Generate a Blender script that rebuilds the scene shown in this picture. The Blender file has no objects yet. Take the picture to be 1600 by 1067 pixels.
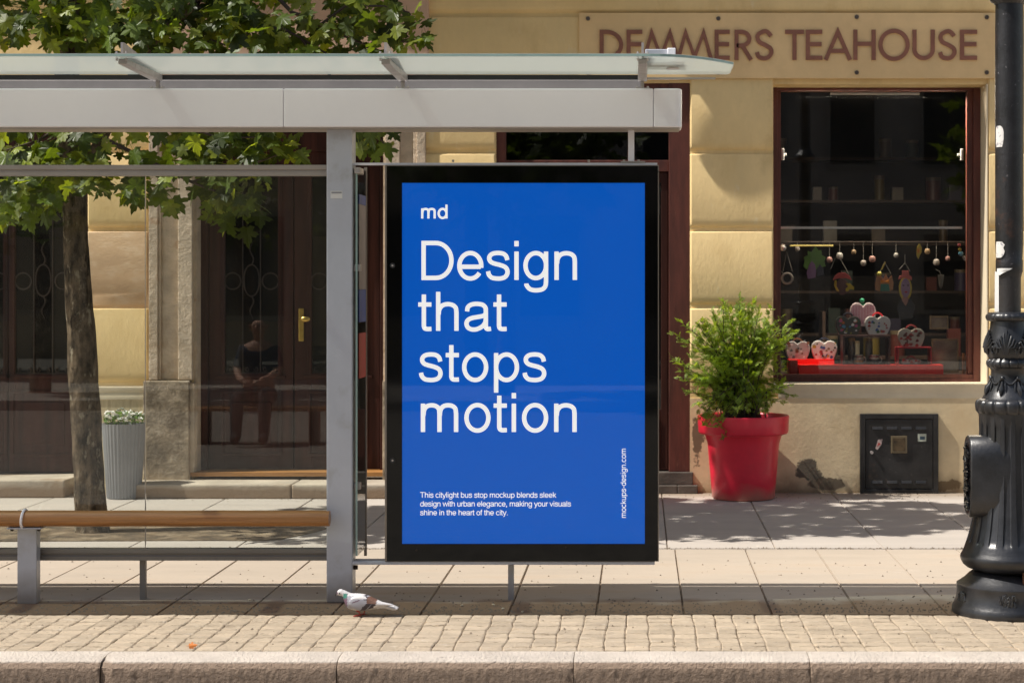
import bpy, math, random
from mathutils import Vector, noise
R=random.Random(7)
C=bpy.context.scene.collection
S=bpy.context.scene
PI=math.pi
# ---------------------------------------------------------------- camera
F=2880.0; HC=1.52; VX=1000.0; VY=455.0
cam=bpy.data.cameras.new('camera'); co=bpy.data.objects.new('camera',cam); C.objects.link(co)
co.location=(0,0,HC); co.rotation_euler=(PI/2,0,0)
cam.sensor_width=36; cam.lens=F/1600*36
cam.shift_x=(800-VX)/1600; cam.shift_y=-(533.5-VY)/1600
cam.clip_start=.1; cam.clip_end=2000
cam.dof.use_dof=True; cam.dof.focus_distance=8.95; cam.dof.aperture_fstop=6.3
S.camera=co
# ---------------------------------------------------------------- light
SD=Vector((1,.20,-1.45)).normalized()
w=bpy.data.worlds.new('World'); S.world=w; w.use_nodes=True
nt=w.node_tree; nt.nodes.clear()
sky=nt.nodes.new('ShaderNodeTexSky'); sky.sky_type='NISHITA'; sky.sun_disc=False
sky.sun_elevation=math.asin(-SD.z); sky.sun_rotation=math.atan2(-SD.x,-SD.y)
bg=nt.nodes.new('ShaderNodeBackground'); bg.inputs[1].default_value=.105
ow=nt.nodes.new('ShaderNodeOutputWorld')
wb=nt.nodes.new('ShaderNodeMix'); wb.data_type='RGBA'; wb.blend_type='MULTIPLY'; wb.inputs[0].default_value=1; wb.inputs[7].default_value=(1.16,1.0,.85,1)   # the photograph's warm white balance
nt.links.new(sky.outputs[0],wb.inputs[6]); nt.links.new(wb.outputs[2],bg.inputs[0]); nt.links.new(bg.outputs[0],ow.inputs[0])
sl=bpy.data.lights.new('sun','SUN'); sl.energy=4.3; sl.angle=math.radians(.5); sl.color=(1,.95,.87)
so=bpy.data.objects.new('sun',sl); C.objects.link(so); so.location=(-6,-2,12)
so.rotation_euler=SD.to_track_quat('-Z','Y').to_euler()
vs=S.view_settings; vs.view_transform='Standard'; vs.look='None'; vs.gamma=1; vs.exposure=.50; vs.use_curve_mapping=False
S.cycles.max_bounces=10; S.cycles.transparent_max_bounces=16; S.cycles.caustics_reflective=False; S.cycles.caustics_refractive=False
# ---------------------------------------------------------------- photo geometry -> metres at a chosen distance
def X(px,Y): return (px-VX)*Y/F
def Z(py,Y): return HC-(py-VY)*Y/F
# ---------------------------------------------------------------- mesh builder
BASE={}
class MB:
    def __init__(s): s.v=[]; s.f=[]; s.sm=[]
    def add(s,vs,fs,smooth=False):
        b=len(s.v); s.v+= [tuple(p) for p in vs]; s.f+=[tuple(i+b for i in f) for f in fs]; s.sm+=[smooth]*len(fs); return s
    def box(s,x0,x1,y0,y1,z0,z1):
        if x0>x1:x0,x1=x1,x0
        if y0>y1:y0,y1=y1,y0
        if z0>z1:z0,z1=z1,z0
        return s.add([(x0,y0,z0),(x1,y0,z0),(x1,y1,z0),(x0,y1,z0),(x0,y0,z1),(x1,y0,z1),(x1,y1,z1),(x0,y1,z1)],
          [(0,3,2,1),(4,5,6,7),(0,1,5,4),(1,2,6,5),(2,3,7,6),(3,0,4,7)])
    def ring(s,secs,cap=True,smooth=True,closed=False):
        n=len(secs[0]); b=[p for q in secs for p in q]; fs=[]
        m=len(secs)
        for i in range(m if closed else m-1):
            j=(i+1)%m
            for k in range(n):
                l=(k+1)%n; fs.append((i*n+k,i*n+l,j*n+l,j*n+k))
        s.add(b,fs,smooth)
        if cap and not closed:
            s.add(secs[0],[tuple(range(n))[::-1]]); s.add(secs[-1],[tuple(range(n))])
        return s
    def lathe(s,cx,cy,prof,n=32,cap=True,ph=0,smooth=True,mod=None):
        secs=[]
        for r,z in prof:
            q=[]
            for k in range(n):
                a=ph+2*PI*k/n; rr=r if mod is None else mod(r,z,a)
                q.append((cx+rr*math.cos(a),cy+rr*math.sin(a),z))
            secs.append(q)
        return s.ring(secs,cap,smooth)
    def tube(s,pts,r,n=8,closed=False,cap=True,flat=1):
        pts=[Vector(p) for p in pts]; secs=[]; m=len(pts)
        rr=r if isinstance(r,(list,tuple)) else [r]*m
        up=Vector((0,0,1)); prev=None
        for i,p in enumerate(pts):
            a=pts[(i-1)%m] if (closed or i>0) else p; b=pts[(i+1)%m] if (closed or i<m-1) else p
            t=(b-a).normalized()
            if prev is None:
                u=t.cross(up)
                if u.length<.05: u=t.cross(Vector((1,0,0)))
                u.normalize()
            else:
                u=(prev-t*prev.dot(t)).normalized()
            prev=u; v=t.cross(u)
            secs.append([p+u*rr[i]*math.cos(2*PI*k/n)+v*rr[i]*flat*math.sin(2*PI*k/n) for k in range(n)])
        return s.ring(secs,cap,True,closed)
    def cyl(s,p0,p1,r,n=16,r1=None): return s.tube([p0,p1],[r,r if r1 is None else r1],n)
    def prism(s,poly,fn,d0,d1):
        """poly of 2-D points; fn(a,b,d)->xyz"""
        n=len(poly)
        return s.add([fn(a,b,d0) for a,b in poly]+[fn(a,b,d1) for a,b in poly],
          [tuple(range(n))[::-1],tuple(range(n,2*n))]+[(i,(i+1)%n,n+(i+1)%n,n+i) for i in range(n)])
    def ball(s,c,rx,ry=None,rz=None,n=12,m=8):
        ry=rx if ry is None else ry; rz=rx if rz is None else rz
        secs=[]
        for i in range(1,m):
            a=-PI/2+PI*i/m
            secs.append([(c[0]+rx*math.cos(a)*math.cos(2*PI*k/n),c[1]+ry*math.cos(a)*math.sin(2*PI*k/n),c[2]+rz*math.sin(a)) for k in range(n)])
        return s.ring(secs,True,True)
    def build(s,name,m,parent=None,bev=0,sharp=38,seg=2):
        me=bpy.data.meshes.new(name); b=Vector(BASE.get(parent.name,(0,0,0))) if parent else Vector((0,0,0))
        me.from_pydata([tuple(Vector(p)-b) for p in s.v],[],s.f)
        me.polygons.foreach_set('use_smooth',s.sm)
        me.materials.append(m); me.update()
        if any(s.sm): me.set_sharp_from_angle(angle=math.radians(sharp))
        o=bpy.data.objects.new(name,me); C.objects.link(o)
        if parent: o.parent=parent; BASE[o.name]=tuple(b)
        if bev:
            md=o.modifiers.new('bevel','BEVEL'); md.width=bev; md.segments=seg; md.limit_method='ANGLE'; md.angle_limit=math.radians(40)
        return o
def tag(o,label=None,cat=None,group=None,kind=None):
    if label:o['label']=label
    if cat:o['category']=cat
    if group:o['group']=group
    if kind:o['kind']=kind
    return o
def thing(name,label,cat,loc,group=None):
    o=bpy.data.objects.new(name,None); C.objects.link(o); o.location=loc; o.empty_display_size=.1
    BASE[o.name]=tuple(loc); return tag(o,label,cat,group)
# ---------------------------------------------------------------- materials
def srgb(r,g,b):
    f=lambda c:(c/255/12.92) if c/255<=.04045 else ((c/255+.055)/1.055)**2.4
    return (f(r),f(g),f(b))
def pm(name,col,rough=.6,metal=0,var=.12,vs_=3.0,bump=.0,bs=60.,spec=.5,col2=None,stain=None,island=0,stretch=None,coat=0,detail=4,thr=(.45,.62),sscale=2.0,subsurf=0,trans=0,spots=None,bands=None):
    m=bpy.data.materials.new(name); m.use_nodes=True; n=m.node_tree.nodes; L=m.node_tree.links
    p=n['Principled BSDF']; p.inputs['Roughness'].default_value=rough; p.inputs['Metallic'].default_value=metal
    p.inputs['Specular IOR Level'].default_value=spec; p.inputs['Coat Weight'].default_value=coat
    tc=n.new('ShaderNodeNewGeometry'); mp=n.new('ShaderNodeMapping'); L.new(tc.outputs['Position'],mp.inputs[0])
    if stretch: mp.inputs['Scale'].default_value=stretch
    def nz(sc,det=detail,ro=.6):
        t=n.new('ShaderNodeTexNoise'); t.inputs['Scale'].default_value=sc; t.inputs['Detail'].default_value=det; t.inputs['Roughness'].default_value=ro
        L.new(mp.outputs[0],t.inputs['Vector']); return t
    c2=col2 or tuple(max(0,c*(1-var*2.2)) for c in col); c1=col if col2 else tuple(min(1,c*(1+var)) for c in col)
    t=nz(vs_); cr=n.new('ShaderNodeValToRGB'); cr.color_ramp.elements[0].position=.32; cr.color_ramp.elements[1].position=.68
    cr.color_ramp.elements[0].color=(*c2,1); cr.color_ramp.elements[1].color=(*c1,1); L.new(t.outputs['Fac'],cr.inputs[0])
    out=cr.outputs[0]
    # fine mottling
    t3=nz(vs_*14,6,.7); mr=n.new('ShaderNodeMapRange'); mr.inputs['To Min'].default_value=1-var*1.1; mr.inputs['To Max'].default_value=1+var*1.1
    L.new(t3.outputs['Fac'],mr.inputs['Value']); mx=n.new('ShaderNodeMix'); mx.data_type='RGBA'; mx.blend_type='MULTIPLY'; mx.inputs[0].default_value=1
    L.new(out,mx.inputs[6]); L.new(mr.outputs[0],mx.inputs[7]); out=mx.outputs[2]
    if island:
        mr2=n.new('ShaderNodeMapRange'); mr2.inputs['To Min'].default_value=1-island; mr2.inputs['To Max'].default_value=1+island
        L.new(tc.outputs['Random Per Island'],mr2.inputs['Value']); mx=n.new('ShaderNodeMix'); mx.data_type='RGBA'; mx.blend_type='MULTIPLY'; mx.inputs[0].default_value=1
        L.new(out,mx.inputs[6]); L.new(mr2.outputs[0],mx.inputs[7]); out=mx.outputs[2]
    if stain:
        for (sc,sS,th) in (stain if isinstance(stain,list) else [(stain,sscale,thr)]):
            ts=nz(sS,8,.65); r=n.new('ShaderNodeMapRange'); r.inputs['From Min'].default_value=th[0]; r.inputs['From Max'].default_value=th[1]
            L.new(ts.outputs['Fac'],r.inputs['Value']); mx=n.new('ShaderNodeMix'); mx.data_type='RGBA'
            L.new(r.outputs[0],mx.inputs[0]); L.new(out,mx.inputs[6]); mx.inputs[7].default_value=(*sc,1); out=mx.outputs[2]
    sepn=None
    for (ax,fa,fb,sc,am) in (bands or []):   # soiling along a joint or foot, and the kerb face's painted shade: axis, start, end, colour, raggedness
        if sepn is None: sepn=n.new('ShaderNodeSeparateXYZ'); L.new(tc.outputs['Position'],sepn.inputs[0])
        ts=n.new('ShaderNodeTexNoise'); ts.inputs['Scale'].default_value=5; ts.inputs['Detail'].default_value=8; L.new(tc.outputs['Position'],ts.inputs['Vector'])
        ma=n.new('ShaderNodeMath'); ma.operation='MULTIPLY_ADD'; L.new(ts.outputs['Fac'],ma.inputs[0]); ma.inputs[1].default_value=am; L.new(sepn.outputs[ax],ma.inputs[2])
        r=n.new('ShaderNodeMapRange'); r.inputs['From Min'].default_value=fa+am*.5; r.inputs['From Max'].default_value=fb+am*.5; L.new(ma.outputs[0],r.inputs['Value'])
        mx=n.new('ShaderNodeMix'); mx.data_type='RGBA'; L.new(r.outputs[0],mx.inputs[0]); L.new(out,mx.inputs[6]); mx.inputs[7].default_value=(*sc,1); out=mx.outputs[2]
    for (sx,sz,rx,rz,sc) in (spots or []):   # a stain with a place of its own on the wall
        mpp=n.new('ShaderNodeMapping'); mpp.inputs['Location'].default_value=(-sx/rx,0,-sz/rz); mpp.inputs['Scale'].default_value=(1/rx,0,1/rz); L.new(tc.outputs['Position'],mpp.inputs[0])
        ln=n.new('ShaderNodeVectorMath'); ln.operation='LENGTH'; L.new(mpp.outputs[0],ln.inputs[0])
        ts=n.new('ShaderNodeTexNoise'); ts.inputs['Scale'].default_value=7; ts.inputs['Detail'].default_value=8; ts.inputs['Roughness'].default_value=.7; L.new(tc.outputs['Position'],ts.inputs['Vector'])
        ma=n.new('ShaderNodeMath'); ma.operation='MULTIPLY_ADD'; L.new(ts.outputs['Fac'],ma.inputs[0]); ma.inputs[1].default_value=2.6; L.new(ln.outputs['Value'],ma.inputs[2])
        r=n.new('ShaderNodeMapRange'); r.inputs['From Min'].default_value=2.0; r.inputs['From Max'].default_value=2.15; r.inputs['To Min'].default_value=.9; r.inputs['To Max'].default_value=0; L.new(ma.outputs[0],r.inputs['Value'])
        mx=n.new('ShaderNodeMix'); mx.data_type='RGBA'; L.new(r.outputs[0],mx.inputs[0]); L.new(out,mx.inputs[6]); mx.inputs[7].default_value=(*sc,1); out=mx.outputs[2]
    L.new(out,p.inputs['Base Color'])
    m['out']=0
    if bump:
        tb=nz(bs,8,.65); b=n.new('ShaderNodeBump'); b.inputs['Strength'].default_value=min(1,bump); b.inputs['Distance'].default_value=.01*max(1,bump)
        L.new(tb.outputs['Fac'],b.inputs['Height']); L.new(b.outputs[0],p.inputs['Normal'])
        tr=n.new('ShaderNodeMapRange'); tr.inputs['To Min'].default_value=max(0,rough-.12); tr.inputs['To Max'].default_value=min(1,rough+.12)
        L.new(t3.outputs['Fac'],tr.inputs['Value']); L.new(tr.outputs[0],p.inputs['Roughness'])
    if trans:
        tl=n.new('ShaderNodeBsdfTranslucent'); ms=n.new('ShaderNodeMixShader'); ms.inputs[0].default_value=trans
        g=n.new('ShaderNodeMix'); g.data_type='RGBA'; g.blend_type='MULTIPLY'; g.inputs[0].default_value=1; g.inputs[7].default_value=(2.6,2.4,.6,1)
        L.new(out,g.inputs[6]); L.new(g.outputs[2],tl.inputs[0])
        L.new(p.outputs[0],ms.inputs[1]); L.new(tl.outputs[0],ms.inputs[2]); L.new(ms.outputs[0],n['Material Output'].inputs[0])
    del m['out']
    return m
def glass(name,tint=(.9,.95,.93),refl=1.0,rough=.0,dirt=0,dcol=(.5,.47,.42),dscale=3,ior=1.5):
    m=bpy.data.materials.new(name); m.use_nodes=True; n=m.node_tree.nodes; L=m.node_tree.links; n.clear()
    o=n.new('ShaderNodeOutputMaterial'); t=n.new('ShaderNodeBsdfTransparent'); t.inputs[0].default_value=(*tint,1)
    g=n.new('ShaderNodeBsdfGlossy'); g.inputs['Roughness'].default_value=rough; g.inputs[0].default_value=(refl,refl,refl,1)
    f=n.new('ShaderNodeFresnel'); f.inputs[0].default_value=ior
    # a very slight waviness, as float glass has
    gp=n.new('ShaderNodeNewGeometry'); nw=n.new('ShaderNodeTexNoise'); nw.inputs['Scale'].default_value=1.7; nw.inputs['Detail'].default_value=1
    L.new(gp.outputs['Position'],nw.inputs['Vector']); b=n.new('ShaderNodeBump'); b.inputs['Strength'].default_value=.05; b.inputs['Distance'].default_value=.02
    L.new(nw.outputs['Fac'],b.inputs['Height'])
    mx=n.new('ShaderNodeMixShader'); L.new(f.outputs[0],mx.inputs[0]); L.new(t.outputs[0],mx.inputs[1]); L.new(g.outputs[0],mx.inputs[2])
    out=mx.outputs[0]
    if dirt:
        d=n.new('ShaderNodeBsdfDiffuse'); d.inputs[0].default_value=(*dcol,1)
        nn=n.new('ShaderNodeTexNoise'); nn.inputs['Scale'].default_value=dscale; nn.inputs['Detail'].default_value=7; L.new(gp.outputs['Position'],nn.inputs['Vector'])
        r=n.new('ShaderNodeMapRange'); r.inputs['From Min'].default_value=.35; r.inputs['From Max'].default_value=.8; r.inputs['To Min'].default_value=dirt*.25; r.inputs['To Max'].default_value=dirt*1.8
        L.new(nn.outputs['Fac'],r.inputs['Value']); m2=n.new('ShaderNodeMixShader'); L.new(r.outputs[0],m2.inputs[0]); L.new(out,m2.inputs[1]); L.new(d.outputs[0],m2.inputs[2]); out=m2.outputs[0]
    L.new(out,o.inputs[0]); return m
M={}
FILL_W=70
wx_=lambda px:X(px,13.9)
wz_=lambda py:Z(py,13.9)
M['kerb']=pm('kerb_stone',(.72,.635,.55),.9,var=.07,vs_=5,bump=2.2,bs=75,bands=[(2,-.009,-.017,(.33,.24,.175),.006)],stain=[((.56,.48,.40),3.4,(.56,.8)),((.30,.25,.21),13,(.68,.76))])  # band paints the front face's shade in, along with its soiling
M['cobble']=pm('cobble_stone',(.55,.445,.325),.88,var=.08,vs_=6,bump=1.6,bs=70,island=.11,stain=[((.46,.29,.15),12,(.62,.76)),((.64,.57,.48),16,(.6,.72))],stretch=(.7,1.6,1))
M['mortar']=pm('cobble_sand',(.34,.215,.12),.95,var=.3,vs_=9,bump=.6,bs=80)
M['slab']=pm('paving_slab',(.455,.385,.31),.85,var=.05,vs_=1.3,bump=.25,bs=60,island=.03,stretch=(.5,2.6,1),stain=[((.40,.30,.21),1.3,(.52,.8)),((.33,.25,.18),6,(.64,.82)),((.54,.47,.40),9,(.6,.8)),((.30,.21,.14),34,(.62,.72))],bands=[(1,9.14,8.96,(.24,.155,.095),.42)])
M['slabB']=pm('paving_slab_grey',(.48,.43,.38),.85,var=.05,vs_=1.2,bump=.2,bs=60,island=.03,stretch=(.5,2.6,1),stain=[((.45,.39,.33),1.7,(.56,.85)),((.36,.31,.26),7,(.68,.85))],bands=[(1,13.45,13.8,(.30,.24,.18),.3)])
M['dirt']=pm('joint_dirt',(.27,.20,.14),.95,var=.35,vs_=12,bump=.8,bs=60)
M['asphalt']=pm('pale_stone_road',(.26,.235,.20),.9,var=.2,vs_=10,bump=.8,bs=150)
M['pave_far']=pm('paving_far',(.36,.33,.29),.9,var=.1,vs_=2)
YEL=(.86,.64,.315)
M['wall']=pm('yellow_render',YEL,.88,var=.05,vs_=1.6,bump=.3,bs=28,stretch=(1.3,1.3,.7),stain=[((.70,.49,.215),2.6,(.52,.8)),((.86,.72,.47),5,(.62,.8)),((.58,.41,.19),1.1,(.58,.75)),((.50,.36,.2),40,(.70,.78))])
M['wallpink']=pm('pink_render',(.70,.48,.29),.88,var=.06,vs_=3,bump=.3,bs=30,stain=[((.78,.60,.42),6,(.5,.75))],stretch=(1,1,2.5))
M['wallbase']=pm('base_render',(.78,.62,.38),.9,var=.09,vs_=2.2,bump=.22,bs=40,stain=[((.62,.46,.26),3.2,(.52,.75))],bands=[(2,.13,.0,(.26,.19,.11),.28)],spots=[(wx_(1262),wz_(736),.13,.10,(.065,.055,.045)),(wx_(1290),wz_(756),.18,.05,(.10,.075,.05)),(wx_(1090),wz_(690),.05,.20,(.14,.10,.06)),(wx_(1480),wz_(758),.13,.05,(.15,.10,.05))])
M['wallworn']=pm('worn_render',(.78,.66,.42),.9,var=.15,vs_=2,bump=.6,bs=30,stretch=(9,9,1),stain=[((.48,.37,.23),3,(.5,.7))])
M['sill']=pm('sill_stone',(.74,.64,.46),.8,var=.05,vs_=3,bump=.2,bs=40)
M['stone']=pm('pilaster_stone',(.66,.54,.41),.92,var=.13,vs_=5,bump=1.8,bs=22,stain=[((.46,.34,.22),2.2,(.55,.72)),((.52,.36,.24),7,(.62,.72))])
M['stonelt']=pm('lintel_stone',(.62,.42,.30),.9,var=.07,vs_=2,bump=.3,bs=30)
M['stonebase']=pm('pilaster_base_stone',(.40,.315,.22),.93,var=.22,vs_=5,bump=2.2,bs=12,stain=[((.54,.45,.34),8,(.56,.66)),((.17,.125,.08),3.6,(.52,.64)),((.50,.33,.16),9,(.68,.74))])
M['step']=pm('step_stone',(.50,.43,.34),.88,var=.12,vs_=3,bump=.5,bs=30,bands=[(2,.10,.06,(.27,.19,.125),.06)],stain=[((.30,.21,.13),2.3,(.54,.7))])
M['stepdark']=pm('step_dark',(.10,.085,.07),.8,var=.2,vs_=5,bump=.3,bs=40)
M['wood']=pm('dark_door_wood',(.050,.0155,.0105),.5,var=.25,vs_=2.5,bump=.12,bs=30,stretch=(6,6,.6),spec=.22)
M['woodred']=pm('red_brown_frame',(.12,.033,.022),.5,var=.2,vs_=3,bump=.15,bs=40,stretch=(5,5,.8),stain=[((.17,.075,.045),7,(.6,.75))])
M['sillwood']=pm('threshold_wood',(.42,.20,.06),.45,var=.15,vs_=4,stretch=(.5,6,6))
M['iron']=pm('wrought_iron',(.045,.030,.022),.5,metal=.3,var=.25,vs_=10)
M['ironold']=pm('rusted_bar',(.11,.055,.035),.6,metal=.2,var=.3,vs_=9)
M['brass']=pm('brass',(.72,.50,.14),.28,metal=1,var=.1,vs_=20)
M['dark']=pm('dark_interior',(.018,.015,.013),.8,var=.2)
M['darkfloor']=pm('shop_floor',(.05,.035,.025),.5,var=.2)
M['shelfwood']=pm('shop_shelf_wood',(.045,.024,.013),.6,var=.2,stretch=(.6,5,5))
M['reflection_panel']=pm('beige_reflection',(.44,.33,.19),.9,var=.12,vs_=6,stretch=(8,8,.5))
M['alu']=pm('grey_painted_aluminium',(.55,.57,.63),.36,metal=.1,var=.04,vs_=3,spec=.5,stain=[((.42,.42,.43),5,(.58,.75))],bands=[(2,.16,.0,(.30,.27,.25),.3)])
M['alulight']=pm('pale_aluminium',(.96,.94,1.0),.33,var=.02,vs_=1.2,spec=.5,stain=[((.90,.87,.91),1.3,(.55,.9))])
M['alurail']=pm('rail_aluminium',(.43,.385,.345),.42,metal=.3,var=.04,vs_=3)
M['alubot']=pm('lower_rail_aluminium',(.23,.215,.20),.45,metal=.3,var=.06,vs_=3)
M['galv']=pm('bracket_steel',(.50,.455,.43),.42,metal=.4,var=.1,vs_=12,stain=[((.30,.17,.09),20,(.62,.75))])
M['gasket']=pm('black_gasket',(.012,.012,.012),.5,var=.1)
M['log']=pm('varnished_bench_wood',(.44,.205,.068),.38,var=.16,vs_=5,bump=.12,bs=40,stretch=(.35,9,9),stain=[((.25,.10,.035),3,(.58,.72))],coat=.3)
M['black']=pm('black_glass_border',(.004,.004,.004),.045,var=.1,spec=.38)
M['blue']=pm('blue_poster_paper',(.002,.086,.46),.6,var=.015,vs_=1.2,spec=.08)
M['print']=pm('white_print',(.80,.79,.775),.6,var=.01,spec=.2)
for nm,c,e in (('blue',(.002,.088,.46),.60),('print',(.80,.79,.775),.68)):   # the case is a backlit light box
    p=M[nm].node_tree.nodes['Principled BSDF']; p.inputs['Emission Color'].default_value=(*c,1); p.inputs['Emission Strength'].default_value=e
M['printg']=pm('grey_print',(.30,.30,.32),.6,var=.05)
M['red']=pm('red_plastic',(.76,.024,.055),.33,var=.07,vs_=3,spec=.5,stain=[((.60,.05,.06),4,(.58,.85)),((.50,.10,.09),22,(.68,.76))],bands=[(2,.10,.0,(.50,.17,.13),.2)])
M['soil']=pm('potting_soil',(.05,.033,.02),.95,var=.4,vs_=30,bump=1,bs=60)
M['greypot']=pm('grey_ribbed_plastic',(.26,.27,.29),.45,var=.05,vs_=3)
M['leaf']=pm('maple_leaf',(.074,.112,.015),.42,var=.3,vs_=2,island=.5,spec=.3,trans=.38)
M['leafy']=pm('young_maple_leaf',(.20,.25,.035),.42,var=.25,vs_=2,island=.35,spec=.4,trans=.45)
M['conif']=pm('thuja_green',(.235,.325,.048),.6,var=.22,vs_=6,island=.4,trans=.42,stain=[((.30,.19,.06),9,(.70,.8))])
M['twig']=pm('twig_bark',(.07,.045,.03),.8,var=.2,vs_=10)
M['bark']=pm('tree_bark',(.175,.13,.088),.95,var=.40,vs_=9,bump=5.0,bs=12,stretch=(2.0,2.0,.9),spec=.1,stain=[((.36,.31,.23),7,(.58,.63)),((.035,.025,.018),8,(.57,.63)),((.24,.21,.07),5,(.66,.71))])
M['petal']=pm('white_petal',(.82,.82,.76),.7,var=.04,island=.08)
M['herb']=pm('bedding_green',(.10,.20,.03),.6,var=.2,island=.35,trans=.3)
M['iron2']=pm('cast_iron_paint',(.021,.022,.026),.36,metal=.0,var=.3,vs_=7,bump=.15,bs=40,spec=.7,stain=[((.09,.035,.016),5,(.66,.73)),((.15,.145,.145),26,(.68,.75))])
M['iron3']=pm('cast_iron_shaft',(.018,.0175,.020),.38,var=.3,vs_=9,bump=.3,bs=60,spec=.55,bands=[(2,1.62,1.35,(.042,.038,.037),.25)],stain=[((.22,.21,.22),38,(.64,.70)),((.06,.028,.018),5,(.62,.72))])
M['rust']=pm('rust',(.16,.065,.03),.85,var=.3,vs_=20)
M['paper']=pm('torn_paper',(.72,.70,.67),.8,var=.05,stain=[((.35,.34,.36),45,(.56,.62))])
M['cab']=pm('black_steel_cabinet',(.026,.0245,.024),.42,var=.35,vs_=5,bump=.1,bs=60,spec=.5,stain=[((.09,.055,.035),6,(.6,.75)),((.10,.09,.08),18,(.66,.75))])
M['acryl']=pm('frosted_sign_plate',(.84,.60,.31),.5,var=.06,vs_=1.4,spec=.25,stain=[((.72,.50,.25),2.2,(.5,.8))])
M['letter']=pm('brown_letter',(.30,.125,.08),.6,var=.1,vs_=6)
M['bolt']=pm('sign_bolt',(.16,.13,.11),.4,metal=.6)
M['white']=pm('white_plastic',(.75,.74,.72),.5,var=.03)
M['glaze']=glass('shelter_glass',(.91,.93,.91),1,0,.014)
M['shopglass']=glass('shop_window_glass',(.97,.975,.97),1,0,.004)
M['doorglass']=glass('door_glass',(.55,.55,.56),1,0,.004)
M['posterglass']=glass('poster_cover_glass',(.99,.99,.99),1,0,.002,ior=1.30)
def canopy_mat():
    m=bpy.data.materials.new('canopy_glass'); m.use_nodes=True; n=m.node_tree.nodes; L=m.node_tree.links
    p=n['Principled BSDF']; p.inputs['Base Color'].default_value=(.75,.755,.735,1); p.inputs['Roughness'].default_value=.25
    tl=n.new('ShaderNodeBsdfTranslucent'); tl.inputs[0].default_value=(.63,.63,.60,1); t=n.new('ShaderNodeBsdfTransparent'); t.inputs[0].default_value=(.85,.93,.90,1)
    a=n.new('ShaderNodeMixShader'); a.inputs[0].default_value=.5; b=n.new('ShaderNodeMixShader'); b.inputs[0].default_value=.42
    L.new(p.outputs[0],a.inputs[1]); L.new(tl.outputs[0],a.inputs[2]); L.new(a.outputs[0],b.inputs[1]); L.new(t.outputs[0],b.inputs[2]); L.new(b.outputs[0],n['Material Output'].inputs[0]); return m
M['canopy']=canopy_mat()
M['edge']=pm('glass_edge_green',(.34,.48,.44),.2,var=.1)
def flat(name,c,rough=.55,**k):
    if name not in M: M[name]=pm(name,c,rough,var=.06,vs_=12,**k)
    return M[name]
# ---------------------------------------------------------------- SETTING
YW=13.9
def wx(px): return X(px,YW)
def wz(py): return Z(py,YW)
tag(MB().add([(-60,-60,-.17),(60,-60,-.17),(60,60,-.17),(-60,60,-.17)],[(0,1,2,3)]).build('ground',M['asphalt']),kind='structure')
tag(MB().box(-40,40,-7.5,7.66,-.165,-.14).build('road',M['asphalt']),kind='structure')
# kerb stones, rough split faces
def kerb():
    mb=MB(); j=[-.275+.977*i for i in range(-5,7)]
    for i in range(len(j)-1):
        a=j[i]+.0016; b=j[i+1]-.0016; nx=150
        prof=[(7.79,-.15),(7.79,0),(7.74,.0005),(7.70,.0005),(7.662,-.0),(7.658,-.0012),(7.622,-.010),(7.602,-.034),(7.600,-.05),(7.600,-.065),(7.600,-.08),(7.600,-.095),(7.600,-.11),(7.600,-.17)]
        off=R.uniform(-.004,.004); secs=[]
        for k in range(nx+1):
            x=a+(b-a)*k/nx; q=[]
            for t,(y,z) in enumerate(prof):
                d=0
                if t>=6: d=.0030*noise.fractal(Vector((x*55,z*55,i*3.1)),1,2,3)
                ch=0
                if k in(0,nx) and 2<t<9: ch=.003
                if i==3 and k<8 and 3<t<12: ch=.018*(8-k)/8
                dz=.0010*noise.noise(Vector((x*5,y*9,i)))
                q.append((x,y+d+off+ch,z+(dz if 0<t<6 else 0)-(ch*.5 if t<7 and t>0 else 0)))
            secs.append(q)
        mb.ring(secs,True,True)
    mb.box(-5,6.5,7.66,7.78,-.15,-.03)
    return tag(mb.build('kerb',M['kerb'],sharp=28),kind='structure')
kerb()
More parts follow.
